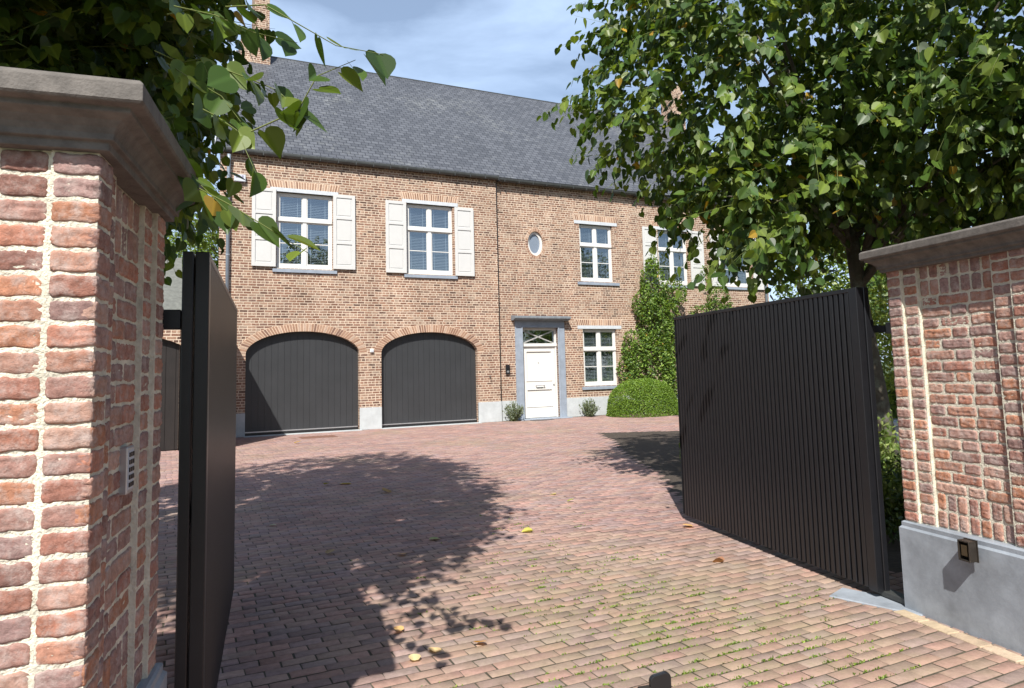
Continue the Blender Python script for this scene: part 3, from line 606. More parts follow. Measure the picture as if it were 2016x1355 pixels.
# ================================================================== LEFT OUTBUILDING
ann = thing('outbuilding', 'low brick outbuilding with tiled roof and dark arched door beside the left house corner', 'outbuilding', P0, TH)
mb = MB()
ops = dict(u0=-12.3, u1=-9.4, zs=1.95, z1=2.62)
def quad(a, b, c_, d): mb.add([a, b, c_, d], [(0, 1, 2, 3)])
yF = -2.75; uR = -8.62; uL = -15
quad((ops['u1'], yF, 0), (uR, yF, 0), (uR, yF, 3.05), (ops['u1'], yF, 3.05)); quad((uL, yF, 0), (ops['u0'], yF, 0), (ops['u0'], yF, 3.05), (uL, yF, 3.05))
cc = (ops['u0']+ops['u1'])/2; rr = (ops['u1']-ops['u0'])/2
for k in range(30):
    t0, t1 = math.pi*k/30, math.pi*(k+1)/30; xa, xb = cc-rr*math.cos(t0), cc-rr*math.cos(t1); za, zb = ops['zs']+.65*math.sin(t0), ops['zs']+.65*math.sin(t1)
    quad((xa, yF, za), (xb, yF, zb), (xb, yF, 3.05), (xa, yF, 3.05)); quad((xa, yF, za), (xb, yF, zb), (xb, yF+.2, zb), (xa, yF+.2, za))
quad((uR, yF, 0), (uR, .3, 0), (uR, .3, 3.05), (uR, yF, 3.05)); mb.add([(uL, yF, 0), (uL, 3, 0), (uL, 3, 3.05), (uL, .1, 4.75), (uL, yF, 3.05)], [(0, 1, 2, 3, 4)]); mb.add([(-9.75, yF, 0), (-9.75, 3, 0), (-9.75, 3, 3.05), (-9.75, .1, 4.75), (-9.75, yF, 3.05)], [(0, 1, 2, 3, 4)]); mb.box(-9.75, uR, yF, yF+.25, 2.5, 3.05)
mb.build('brick_wall', M_FB, ann)
mb = MB(); mb.prism([(yF-.15, 2.99), (yF-.12, 3.08), (.1, 4.8), (.3, 4.7)], uL-.1, -9.7, 'x'); mb.prism([(.1, 4.8), (3, 3.1), (3, 3.0), (.05, 4.7)], uL-.1, -9.7, 'x')
mb.build('roof', mat('old_grey_tile', (.13, .135, .12), .85, noise=.35, nscale=9, bump=1, bscale=12), ann)
mb = MB()
for k in range(14):
    a = ops['u0']+k*(2.9/14); mb.box(a, a+2.9/14-.008, yF+.14, yF+.18, .02, 2.62)
mb.box(ops['u0']-.05, ops['u1']+.05, yF+.182, yF+.2, 0, 2.7)
mb.build('arched_door', M_WOODD, ann)
mb = MB(); mb.box(-9.4, uR-.002, yF-.02, yF-.001, 0, .5); mb.build('plinth', M_RENDER, ann)

# ================================================================== GATE PILLARS
ppal = [(.42, .215, .15), (.37, .175, .13), (.44, .25, .19), (.29, .15, .12), (.46, .215, .13), (.39, .235, .195), (.34, .19, .155), (.29, .18, .16), (.47, .29, .225), (.42, .19, .13), (.33, .21, .19)]
def vnoise(n): return rng.normal(0, 1, n)
class Bricks:
    def __init__(s): s.V = []; s.F = []; s.C = []; s.n = 0
    def add(s, O, T, Nn, s0, s1, z0, z1, d0, proud=.0065, back=.03, capL=True):
        """one hand-made brick: front face grid, rounded towards its arrises, ragged outline"""
        nx = max(6, int((s1-s0)/.009)); nz_ = max(6, int((z1-z0)/.0055))
        col = np.array(random.choice(ppal))*random.uniform(.85, 1.15)
        O, T, Nn = np.array(O), np.array(T), np.array(Nn)
        gx = np.linspace(0, 1, nx+1); gz = np.linspace(0, 1, nz_+1); Z, X = np.meshgrid(gz, gx, indexing='ij')
        ex = np.minimum(X, 1-X)*(s1-s0); ez = np.minimum(Z, 1-Z)*(z1-z0); e = np.minimum(ex, ez)
        prof = np.clip(e/.0024, 0, 1); dep = proud*(.45+.55*(1-(1-prof)**2))+random.uniform(-.002, .002)
        # smooth undulation + creases
        ph = rng.uniform(0, 6.28, 4); fr = rng.uniform(8, 30, 4)
        dep = dep + prof*(.0010*np.sin(X*(s1-s0)*fr[0]*6+ph[0]+Z*2)+.0007*np.sin(Z*(z1-z0)*fr[1]*12+ph[1]+X*3)+.0010*rng.normal(0, 1, X.shape))
        if random.random() < .6:
            zc = random.uniform(.25, .75); am = random.uniform(.05, .2); cz = zc+am*np.sin(X*random.uniform(3, 7)+ph[2]); dep = dep-.0032*np.exp(-((Z-cz)*(z1-z0)/.0022)**2)*(np.abs(X-.5) < random.uniform(.25, .45))
        sag = random.uniform(-.002, .002)
        S_ = s0+X*(s1-s0)+(1-prof)*rng.normal(0, .0012, X.shape); ZZ = z0+Z*(z1-z0)+(1-prof)*rng.normal(0, .0012, X.shape)+sag*np.sin(X*math.pi)+.0015*np.sin(X*9+ph[3])
        cr_ = (np.minimum(ex, .012)/.012); czr = (np.minimum(ez, .012)/.012); pull = np.clip(1-cr_-czr, 0, 1)*.003
        S_ += np.sign(.5-X)*pull; ZZ += np.sign(.5-Z)*pull
        P = O[None, None]+T[None, None]*S_[..., None]+Nn[None, None]*(d0+dep)[..., None]; P[..., 2] += ZZ
        # skirt going back into the wall
        ring = [(0, i) for i in range(nx)]+[(j, nx) for j in range(nz_)]+[(nz_, i) for i in range(nx, 0, -1)]+[(j, 0) for j in range(nz_, 0, -1)]
        base = s.n; W = nx+1; v = P.reshape(-1, 3)
        sk = np.array([P[a, b]-Nn*back for a, b in ring])
        f = [(base+j*W+i, base+j*W+i+1, base+(j+1)*W+i+1, base+(j+1)*W+i) for j in range(nz_) for i in range(nx)]
        m_ = len(ring); b2 = base+len(v)
        f += [(base+ring[k][0]*W+ring[k][1], b2+k, b2+(k+1) % m_, base+ring[(k+1) % m_][0]*W+ring[(k+1) % m_][1]) for k in range(m_)]
        s.V.append(v); s.V.append(sk); s.F += f; s.C.append(np.tile(col, (len(v)+len(sk), 1))); s.n += len(v)+len(sk)
    def build(s, name, mtl, parent):
        return np_mesh(name, np.concatenate(s.V), np.array(s.F).ravel(), np.full(len(s.F), 4), mtl, parent, np.concatenate(s.C), smooth=False)
Z0P, Z1P = .56, 2.215
def face(bk, mo, O, T, Nn, spec, Lh, mj=.0105):
    """spec: list of (s0, s1, depth, kind) columns; bricks and mortar slab per column"""
    rows = 25; rh = (Z1P-Z0P)/rows
    for (s0, s1, dp, kind) in spec:
        o_ = Vector(O)+Vector(T)*s0+Vector(Nn)*(dp-.14); mo.obox((o_.x, o_.y, Z0P), Vector(T)*(s1-s0), Vector(Nn)*.14, (0, 0, Z1P-Z0P))
        D = dp-.002
        if kind == 'stack':
            z = Z0P
            for r_ in range(rows):
                j = random.uniform(-.001, .001); bk.add(O, T, Nn, s0+(mj*.6 if s0 > .01 else -.004), s1-(mj*.5 if s1 < Lh-.01 else -.004), z+mj*.5, z+rh-mj*.5+j, D); z += rh
        else:
            hs = .108
            for zr in (Z0P, Z0P+hs, Z1P-hs, Z1P-2*hs):      # two rows of upright bricks at foot and head
                n = max(1, int(round((s1-s0)/.0715))); pw = (s1-s0)/n
                for k in range(n): bk.add(O, T, Nn, s0+k*pw+mj*.55, s0+(k+1)*pw-mj*.55, zr+mj*.5, zr+hs-mj*.5, D+random.uniform(-.002, .003))
            za, zb = Z0P+2*hs, Z1P-2*hs; nr = int(round((zb-za)/rh)); q = (zb-za)/nr
            for r_ in range(nr):
                z = za+r_*q; s = s0; pat = [.125, .21] if r_ % 2 else [.215, .12]; k = 0
                while s < s1-.03:
                    l = pat[k % 2]*random.uniform(.95, 1.05); l = min(l, s1-s)
                    if s1-s-l < .06: l = s1-s
                    bk.add(O, T, Nn, s+mj*.55, s+l-mj*.55, z+mj*.5, z+q-mj*.5, D+random.uniform(-.002, .002)); s += l; k += 1
def coping(corners, z0, z1, ov, parent):
    """moulded coping following a closed polygon (ccw); profile steps outwards as it rises"""
    h = z1-z0
    prof = [(.005, 0), (.03, .0), (.03, .13*h), (.044, .15*h), (.044, .25*h), (.052, .34*h), (.068, .44*h), (.088, .50*h), (.094, .52*h), (.094, .60*h), (ov-.006, .615*h), (ov, .66*h), (ov, .93*h), (ov-.01, 1.0*h), (-.02, 1.03*h)]
    cs = [Vector((x, y, 0)) for x, y in corners]; n = len(cs); mit = []
    for i in range(n):
        a = (cs[i]-cs[i-1]).normalized(); b = (cs[(i+1) % n]-cs[i]).normalized(); na_ = Vector((a.y, -a.x, 0)); nb2 = Vector((b.y, -b.x, 0)); mm = (na_+nb2); mit.append(mm/(mm.dot(na_)))
    mb = MB(); vs = []
    for (o_, hz) in prof:
        for i in range(n): p = cs[i]+mit[i]*o_; vs.append((p.x, p.y, z0+hz))
    fs = [(k*n+i, k*n+(i+1) % n, (k+1)*n+(i+1) % n, (k+1)*n+i) for k in range(len(prof)-1) for i in range(n)]
    fs += [tuple((len(prof)-1)*n+i for i in range(n)), tuple(range(n-1, -1, -1))]
    mb.add(vs, fs); return mb.build('coping', M_COPE, parent, bevel=.003, seg=2)
def plinth(corners, z1, ov, parent, mtl):
    cs = [Vector((x, y, 0)) for x, y in corners]; n = len(cs); prof = [(ov, -.02), (ov, z1-.045), (ov-.012, z1-.032), (ov-.012, z1-.008), (ov-.022, z1), (-.05, z1+.001)]; vs = []; mb = MB()
    for (o_, hz) in prof:
        for i in range(n):
            a = (cs[i]-cs[i-1]).normalized(); b = (cs[(i+1) % n]-cs[i]).normalized(); na_ = Vector((a.y, -a.x, 0)); nb2 = Vector((b.y, -b.x, 0)); mm = (na_+nb2); p = cs[i]+mm/(mm.dot(na_))*o_; vs.append((p.x, p.y, hz))
    fs = [(k*n+i, k*n+(i+1) % n, (k+1)*n+(i+1) % n, (k+1)*n+i) for k in range(len(prof)-1) for i in range(n)]+[tuple((len(prof)-1)*n+i for i in range(n))]
    mb.add(vs, fs); return mb.build('plinth', mtl, parent)
# --- left pillar
Bp = Vector((-1.377, 2.8215, 0)); far = Bp+WV*(-.125); near = Bp+WV*(-.99)
fd_ = Vector((-math.sin(R(70)), -math.cos(R(70)), 0)); fn = Vector((-fd_.y, fd_.x, 0)); fn = fn if fn.y < 0 else -fn
lp = thing('gate_pillar', 'weathered red brick gate pillar with moulded stone coping and keypad, left of the driveway', 'gate pillar', (-1.3, 2.2, 0), 0, 'brick gate pillars')
bk, mo = Bricks(), MB()
def sub(o): o.matrix_parent_inverse = o.parent.matrix_world.inverted() if False else Matrix.Translation(-o.parent.location); return o
Lh = (far-near).length
face(bk, mo, near, WV, WN, [(0, .125, 0, 'stack'), (.125, .245, -.018, 'stack'), (.245, .62, -.038, 'panel'), (.62, .74, -.018, 'stack'), (.74, Lh, 0, 'stack')], Lh)
W2 = 1.5
face(bk, mo, near, fd_, fn, [(0, .112, 0, 'stack'), (.112, .235, -.012, 'stack'), (.235, .9, -.03, 'panel'), (.9, 1.02, -.012, 'stack'), (1.02, W2, 0, 'panel')], W2)
f2 = far+fd_*W2; n2_ = near+fd_*W2
mo.prism([(near.x, near.y), (far.x, far.y), (f2.x, f2.y), (n2_.x, n2_.y)][::1], Z0P, Z1P) if False else None
ins = lambda p, q, e: p+(q-p).normalized()*e
c1 = near+WV*.05+fd_*.05; c2 = far-WV*.0+fd_*.05; c3 = f2-WV*.0; c4 = n2_+WV*.05
mo.prism([(p.x, p.y) for p in (c1, c2, c3, c4)], Z0P, Z1P)
sub(mo.build('mortar', M_MORTAR, lp)); sub(bk.build('brickwork', M_GB, lp))
loop = [(p.x, p.y) for p in (near, far, f2, n2_)]
sub(coping(loop, 2.215, 2.385, .13, lp)); sub(plinth(loop, .56, .035, lp, M_PLINTH))
# --- right pillar / wing wall
Wp = Vector((2.4946, 4.7469, 0))+WN*.03; rfar = Wp+WV*(-.03); Lr = 1.9; rnear = rfar-WV*Lr
rp = thing('gate_pillar', 'brick gate pillar on grey bluestone plinth with a small wall lamp, right of the driveway', 'gate pillar', (2.8, 4.0, 0), 0, 'brick gate pillars')
bk, mo = Bricks(), MB(); Tn = -WV; Nn = -WN
spec = [(0, .108, 0, 'stack'), (.108, .222, -.016, 'stack'), (.222, .74, -.036, 'panel'), (.74, .862, -.016, 'stack'), (.862, .985, 0, 'stack'), (.985, Lr, 0, 'panel')]
face(bk, mo, rfar, Tn, Nn, spec, Lr, mj=.0135)
Wd = .9; rf2 = rfar+WN*Wd; rn2 = rnear+WN*Wd
# far end face (seen edge on) as plain coursed bricks
face(bk, mo, rfar+WN*.0, WN, WV, [(0.02, .3, 0, 'panel'), (.3, Wd, 0, 'panel')], Wd)
c1 = rfar+WN*.05-WV*.05; c2 = rnear+WN*.05; c3 = rn2; c4 = rf2-WV*.05
mo.prism([(p.x, p.y) for p in (c1, c4, c3, c2)], Z0P, Z1P)
sub(mo.build('mortar', M_MORTAR, rp)); sub(bk.build('brickwork', M_GB, rp))
loop = [(p.x, p.y) for p in (rfar, rf2, rn2, rnear)][::-1]
loop = [(p.x, p.y) for p in (rnear, rn2, rf2, rfar)]
sub(coping(loop, 2.19, 2.345, .115, rp)); sub(plinth(loop, .56, .03, rp, M_PLINTH))
# keypad on left pillar
kp = near+WV*.45-WN*.04
t = thing('keypad', 'brushed steel entry keypad mounted on the side of the left brick pillar', 'keypad', (kp.x, kp.y, 1.235), math.atan2(WV.y, WV.x))
mb = MB(); mb.box(-.0, .085, -.026, .02, 0, .15); mb.build('housing', M_STEEL, t, bevel=.004)
mb = MB()
for i in range(3):
    for j in range(5): mb = MB(); mb.box(.014+i*.022, .027+i*.022, -.031, -.027, .022+j*.024, .036+j*.024); mb.build('key', M_BLACK, t)
mb = MB(); mb.box(.008, .077, -.0275, -.026, .014, .138); mb.build('key_field', M_GREYP, t)
# wall lamp on right plinth: short rectangular tube, open downwards/front
lpn = Wp-WN*.06-WV*(.515)
t = thing('wall_lamp', 'small dark bronze wall lamp on the grey stone plinth at right', 'wall lamp', (lpn.x, lpn.y, .44), math.atan2((-WV).y, (-WV).x))
mb = MB(); h = .115; w2 = .078; dp = -.055
mb.box(0, w2, dp, -.0, h-.008, h); mb.box(0, w2, dp, 0, 0, .008); mb.box(0, .008, dp, 0, .008, h-.008); mb.box(w2-.008, w2, dp, 0, .008, h-.008); mb.box(.008, w2-.008, -.02, 0, .008, h-.008)
mb.build('housing', M_BRONZE, t, bevel=.002); mb = MB(); mb.box(.02, w2-.02, -.05, -.02, .03, .09); mb.build('lamp_glass', mat('amber_glass', (.05, .035, .018), .3), t)
mb = MB(); mb.box(-.004, w2+.004, 0, .006, -.004, h+.004); mb.build('backplate', M_BRONZE, t)

# ================================================================== GATES
def gate(name, label, near_, far_, z0, z1, face_side, th=.10, posts=True):
    a = Vector((*near_, 0)); b = Vector((*far_, 0)); D = (b-a); Ln = D.length; D.normalize(); F_ = Vector((D.y, -D.x, 0))*face_side
    t = thing(name, label, 'gate', (a.x, a.y, 0), math.atan2(D.y, D.x), 'black driveway gate leaves')
    s = face_side        # local +y is left of D; face normal is right (-y) for face_side=+1
    fy = 0.0
    def bx(mb, x0, x1, d0, d1, zz0, zz1):   # d measured back from the slatted face
        y0, y1 = sorted((s*d0, s*d1)); mb.box(x0, x1, y0, y1, zz0, zz1)
    mb = MB(); p = .0555; x = .085
    while x < Ln-.03:
        x1 = min(x+p-.018, Ln-.005); bx(mb, x, x1, 0, .032, z0+.012, z1-.03); x += p
    mb.build('slat_panel', M_GATE, t, bevel=.0025)
    mb = MB(); bx(mb, .05, Ln-.005, .032, .05, z0+.01, z1-.03); mb.build('backing_sheet', M_GATE, t)
    mb = MB(); bx(mb, 0, .078, -.002, .052, z0, z1); bx(mb, .078, Ln, -.002, .052, z1-.03, z1); bx(mb, Ln-.006, Ln, .001, .05, z0+.02, z1-.03); mb.build('edge_frame', M_GATE, t, bevel=.004)
    mb = MB(); bx(mb, -.005, .07, .058, th, z0+.0, z1); bx(mb, .07, Ln-.1, .058, th, z1-.12, z1-.02); bx(mb, .07, Ln-.1, .058, th, z0+.05, z0+.15); bx(mb, .07, Ln-.1, .058, th, 1.0, 1.08); bx(mb, Ln-.17, Ln-.1, .058, th, z0+.05, z1-.02)
    mb.build('rear_frame', M_GATE, t, bevel=.004)
    return t, bx, Ln
gl, bxl, Lg = gate('driveway_gate', 'open left gate leaf of black vertical slats, seen edge-on beside the brick pillar', (-1.248, 2.887), (-2.105, 5.385), .04, 2.12, 1)
mb = MB(); bxl(mb, -.0, .05, .101, .36, 1.80, 1.88); bxl(mb, -.02, .02, .30, .42, 1.78, 1.90); mb.build('hinge_arm', M_GATE, gl, bevel=.004)
mb = MB(); bxl(mb, -.0, .05, .101, .36, .22, .30); mb.build('hinge_arm', M_GATE, gl, bevel=.004)
gr, bxr, Lg2 = gate('driveway_gate', 'open right gate leaf of black vertical slats standing broadside in front of the lime tree', (2.415, 4.93), (1.73, 7.56), .045, 2.12, -1)
mb = MB(); bxr(mb, .02, .06, .1, .30, 1.80, 1.85); bxr(mb, .0, .08, .085, .13, 1.765, 1.89); mb.build('hinge_arm', M_GATE, gr, bevel=.004)
mb = MB(); bxr(mb, -.16, .02, .24, .31, 1.79, 1.87); mb.build('hinge_arm', M_STEEL, gr, bevel=.004)
mb = MB(); bxr(mb, -.26, .06, .05, .13, .012, .05); mb.build('lower_pivot', M_ZINC, gr, bevel=.004)
mb = MB(); a = Vector((2.42, 4.72, 0)); mb.obox((2.12, 5.02, -.02), (.40, -.42, 0), (.17, .17, 0), (0, 0, .027)); o = mb.build('threshold_stone', M_PLINTH, None, bevel=.006); tag(o, 'flat grey threshold stone under the near end of the right gate', 'threshold stone')

# edging course along the right pillar foot
mb = MB(); s = 0
while s < 1.8:
    p = Wp-WN*.155-WV*(s+.03); mb.obox((p.x, p.y, -.02), (-WV*.2), WN*.09, (0, 0, .028), random.choice([(.42, .33, .22), (.38, .29, .2), (.45, .35, .25)])); s += .21
o = mb.build('kerb_course', mat('edging_brick', (1, 1, 1), .85, attr=True, noise=.25, nscale=12, bump=.5), None, bevel=.005); struct(o)

# black gate stop in the foreground
t = thing('gate_stop', 'small black rounded ground stop for the gate in the foreground', 'gate stop', (.665, 3.56, 0), R(14))
mb = MB(); pr = [(-.055, 0), (.055, 0), (.055, .105)] + [(.055-.028+.028*math.cos(a), .105+.028*math.sin(a)) for a in np.linspace(.2, 1.57, 5)] + [(-.055+.03+.03*math.cos(a), .095+.03*math.sin(a)) for a in np.linspace(1.57, 3.0, 5)]
mb.prism(pr, -.012, .012, 'y'); mb.build('stop_plate', M_BLACK, t, bevel=.004, seg=2)
mb = MB(); mb.box(-.11, -.05, -.02, .02, 0, .075); mb.build('stop_block', M_BRONZE, t, bevel=.004)
# manhole cover near the garage
mb = MB(); mb.box(-6.88, -5.98, -1.75, -1.15, -.01, .006); 
for k in range(8): mb.box(-6.85+k*.107, -6.80+k*.107, -1.72, -1.18, .006, .010)
mp_ = mb.build('drain_cover', M_IRON, None); mp_.location = P0+Vector((0, 0, 0)); mp_.rotation_euler = (0, 0, TH); tag(mp_, 'rusty brown rectangular drain cover in the paving before the left garage', 'drain cover')

# ================================================================== FOLIAGE
def half(pts):
    return np.array([(0, 0), (0, 1.04)]+[(-x, y) for x, y in pts]+[(x, y) for x, y in pts], float)
HEART2 = half([(.13, -.11), (.30, -.10), (.45, .03), (.52, .22), (.49, .43), (.39, .62), (.24, .78), (.09, .93)])
HEART1 = half([(.20, -.12), (.42, .0), (.52, .24), (.45, .52), (.27, .76), (.09, .92)])
HEART = np.array([(0, 0), (0, 1), (-.28, -.10), (-.52, .20), (-.47, .52), (-.22, .84), (.28, -.10), (.52, .20), (.47, .52), (.22, .84)], float)
OVAL = np.array([(0, 0), (0, 1), (-.16, .12), (-.27, .38), (-.25, .62), (-.12, .86), (.16, .12), (.27, .38), (.25, .62), (.12, .86)], float)
def leaves(name, P, D, Nv, size, cols, mtl, parent=None, shape=HEART, fold=.35, curl=.25):
    P = np.asarray(P); n = len(P); D = D/np.linalg.norm(D, axis=1, keepdims=True)
    X = np.cross(D, Nv); X /= np.linalg.norm(X, axis=1, keepdims=True)+1e-9; Z = np.cross(X, D)
    sx = shape[:, 0][None]*rng.uniform(.82, 1.12, (n, 1)); sy = np.repeat(shape[:, 1][None], n, 0)
    fo = rng.normal(fold, .2, (n, 1)); cu = rng.normal(curl, .25, (n, 1))
    sz = np.abs(sx)*fo-cu*sy**2*.6 + .10*sx*rng.normal(0, 1, (n, 1))
    V = P[:, None]+size[:, None, None]*(X[:, None]*sx[..., None]+D[:, None]*sy[..., None]+Z[:, None]*sz[..., None])
    k = len(shape); h = (k-2)//2
    f = np.array([[0, 1]+list(range(1+h, 1, -1)), [0]+list(range(2+h, k))+[1]]); loops = (f[None]+(np.arange(n)*k)[:, None, None]).reshape(-1)
    C = np.repeat(cols, k, axis=0).reshape(n, k, 3).copy(); C[:, :2] *= 1.35
    return np_mesh(name, V.reshape(-1, 3), loops, np.full(n*2, h+2), mtl, parent, C.reshape(-1, 3))
def unit(v): return v/(np.linalg.norm(v, axis=-1, keepdims=True)+1e-9)
def blob_pts(blobs, n, bias=.55):
    """points in the union of ellipsoids (cx,cy,cz,rx,ry,rz[,w]), pushed towards the surface; also outward direction"""
    wts = np.array([(b[6] if len(b) > 6 else 1)*(b[3]*b[4]*b[5])**.66 for b in blobs]); idx = rng.choice(len(blobs), n, p=wts/wts.sum())
    B = np.array([b[:6] for b in blobs])[idx]; d = unit(rng.normal(0, 1, (n, 3))); r = rng.uniform(0, 1, n)**(1/3); r = 1-(1-r)*(1-bias)
    lump = 1+.10*np.sin(d[:, 0]*5+idx)+.10*np.sin(d[:, 1]*6+2*idx)*np.cos(d[:, 2]*5)
    return B[:, :3]+B[:, 3:6]*d*(r*lump)[:, None], d
def tubes(name, segs, mtl, parent, n=4):
    """many thin tapering twigs in one mesh; segs: (m,4,3) polyline points, radius r0"""
    P, r0 = segs; m_, k = P.shape[:2]; V = np.zeros((m_, k, n, 3)); ang = np.arange(n)*2*math.pi/n
    d = unit(np.gradient(P, axis=1)); ref = np.array([.3, .2, .93]); a = unit(np.cross(d, ref)); b = np.cross(d, a)
    rad = r0[:, None]*np.linspace(1, .35, k)[None]
    for j in range(n): V[:, :, j] = P+(a*math.cos(ang[j])+b*math.sin(ang[j]))*rad[..., None]
    f = np.array([(i*n+j, i*n+(j+1) % n, (i+1)*n+(j+1) % n, (i+1)*n+j) for i in range(k-1) for j in range(n)])
    loops = (f[None]+(np.arange(m_)*k*n)[:, None, None]).reshape(-1)
    return np_mesh(name, V.reshape(-1, 3), loops, np.full(m_*len(f), 4), mtl, parent, np.ones((m_*k*n, 3)), smooth=True)
GREEN = np.array([(.050, .095, .016), (.070, .125, .020), (.035, .07, .016), (.105, .16, .025), (.05, .095, .026), (.13, .18, .03)])
def leafcols(n, pal=GREEN, yellow=.012, spread=.25):
    c = pal[rng.integers(0, len(pal), n)]*rng.uniform(1-spread, 1+spread, (n, 1)); y = rng.uniform(0, 1, n) < yellow
    c[y] = np.array([.42, .27, .04])*rng.uniform(.6, 1.1, (y.sum(), 1)); return c
def lime_tree(name, label, trunk, blobs, ntw, per, lsize, extra=None, seed=0, keep=None, group=None, rt_=.15, limb_n=16, shape=HEART1):
    global rng; rng = np.random.default_rng(seed)
    base = Vector(trunk[0]); t = thing(name, label, 'tree', base, 0, group)
    mb = MB(); pts = [Vector(p)-base for p in trunk]; k = len(pts); rad = [rt_*1.35]+[rt_*(1-.35*i/(k-1)) for i in range(1, k)]
    mb.tube(pts, rad, 16)
    top = pts[-1]; LP = []
    for i in range(limb_n):
        bl = blobs[i % len(blobs)]; tgt = np.array(bl[:3])+np.array(bl[3:6])*unit(rng.normal(0, 1, 3))*.6; tgt = Vector(tgt)-base
        st = top.lerp(pts[-2], rng.uniform(0, .9)); mid = st.lerp(tgt, .5)+Vector((0, 0, .25))
        q = [st, st.lerp(mid, .5)+Vector((0, 0, .12)), mid, mid.lerp(tgt, .5), tgt]; mb.tube(q, [rt_*.34, rt_*.26, rt_*.19, rt_*.12, rt_*.06], 7)
        LP += [np.array(x) for x in q[1:]]
    mb.build('trunk', M_BARK, t, smooth=True)
    P, d = blob_pts(blobs, ntw, .45); P = P-np.array(base)
    if keep is not None: ok = keep(P+np.array(base)); P, d = P[ok], d[ok]
    n = len(P)
    dirn = unit(d*.9+rng.normal(0, .55, (n, 3))+np.array([0, 0, -.15])); ln = rng.uniform(.28, .6, n)
    k = 4; s = np.linspace(0, 1, k)
    TP = P[:, None]+dirn[:, None]*(s[None, :, None]*ln[:, None, None]); TP[:, :, 2] -= (s**2)[None]*ln[:, None]*.28
    if extra is not None:
        E = np.array([np.array([np.array(Vector(a).lerp(Vector(b), x))-np.array(base)-np.array([0, 0, dr*x*x]) for x in s]) for a, b, dr in extra]); E[:, 1:] += rng.normal(0, .016, (len(E), k-1, 3)); TP = np.concatenate([TP, E]); 
        dirn = np.concatenate([dirn, unit(E[:, -1]-E[:, 0])]); n = len(TP)
    tubes('twigs', (TP, np.full(n, .0035)), M_TWIG, t, 3)
    # leaves alternate along each twig
    PP = []; DD = []; NN = []
    for j in range(per):
        x = (j+.6)/per*(k-1); i0 = min(int(x), k-2); fr_ = x-i0; p = TP[:, i0]*(1-fr_)+TP[:, i0+1]*fr_
        ax = unit(TP[:, i0+1]-TP[:, i0]); side = unit(np.cross(ax, np.array([0, 0, 1.])))*(1 if j % 2 else -1)
        dd = unit(side*rng.uniform(.3, .9, (n, 1))+ax*rng.uniform(.2, .7, (n, 1))+np.array([0, 0, -1])*rng.uniform(.2, 1.0, (n, 1))+rng.normal(0, .25, (n, 3)))
        nn_ = unit(np.array([0, 0, 1.])*rng.uniform(.4, 1.2, (n, 1))+dirn*.8+rng.normal(0, .4, (n, 3)))
        PP.append(p+dd*.02+rng.normal(0, .006, (n, 3))); DD.append(dd); NN.append(nn_)
    PP, DD, NN = map(np.concatenate, (PP, DD, NN)); m_ = len(PP)
    leaves('crown', PP, DD, NN, lsize*(.55+.68*rng.beta(2.2, 1.8, m_)), leafcols(m_, yellow=.008), M_LIME, t, shape=shape, curl=.15, fold=.2)
    return t
# right lime tree
lime_tree('lime_tree', 'broad green lime tree with heart-shaped leaves behind the right gate', [(4.42, 8.5, -.02), (4.36, 8.5, 1.0), (4.22, 8.5, 2.2), (4.15, 8.5, 3.2)],
    [(4.6, 8.2, 5.6, 3.1, 2.6, 2.5), (2.75, 8.2, 4.75, 1.75, 1.9, 2.0, 1.2), (6.6, 7.6, 5.2, 2.4, 2.4, 2.3), (4.3, 8.1, 3.9, 1.9, 1.8, 1.15, 1.2), (5.0, 6.3, 5.2, 1.9, 1.6, 1.9, 1.1), (3.1, 8.6, 6.9, 1.5, 1.6, 1.3), (6.3, 6.3, 4.1, 1.7, 1.3, 1.1), (2.45, 6.9, 3.15, .65, .7, .42, 1.3), (3.0, 7.6, 3.4, .9, .9, .8, 1.2)],
    4500, 8, .103, seed=11, rt_=.12, keep=lambda Q: ~((Q[:, 2] < 4.1-.75*(Q[:, 0]-1.5)) & (Q[:, 0] < 3.5) & (Q[:, 1] > 7.0)) & ~((Q[:, 2] < 3.65) & (np.abs(Q[:, 0]-.5*(Q[:, 1]-8.5)-4.15) < .5) & (Q[:, 2] < 3.3)),
    extra=[((2.6, 6.6, 2.9), (1.75, 5.9, 2.45), .1), ((2.3, 6.6, 2.75), (1.45, 6.1, 2.3), .08), ((2.4, 6.9, 3.2), (1.5, 6.3, 3.0), .1), ((1.6, 8.2, 4.4), (.75, 8.0, 4.1), .1), ((1.5, 8.3, 5.2), (.72, 8.1, 5.1), .12), ((1.3, 8.2, 6.0), (.8, 8.0, 5.95), .05), ((1.5, 8.0, 4.3), (.9, 7.8, 3.9), .08), ((1.7, 8.1, 5.5), (1.05, 8.0, 5.4), .08), ((1.8, 8.0, 4.6), (1.1, 7.9, 4.5), .08), ((1.9, 7.9, 4.1), (1.35, 7.7, 3.8), .08), ((1.6, 8.2, 5.6), (.85, 8.0, 5.8), .05), ((1.7, 8.0, 3.9), (1.05, 7.8, 3.65), .08), ((1.8, 8.4, 6.0), (1.0, 8.0, 6.2), .1), ((1.4, 8.3, 4.8), (.65, 8.1, 4.75), .1), ((2.4, 7.2, 2.9), (1.9, 6.9, 2.5), .12)],
    group='lime trees by the gate')
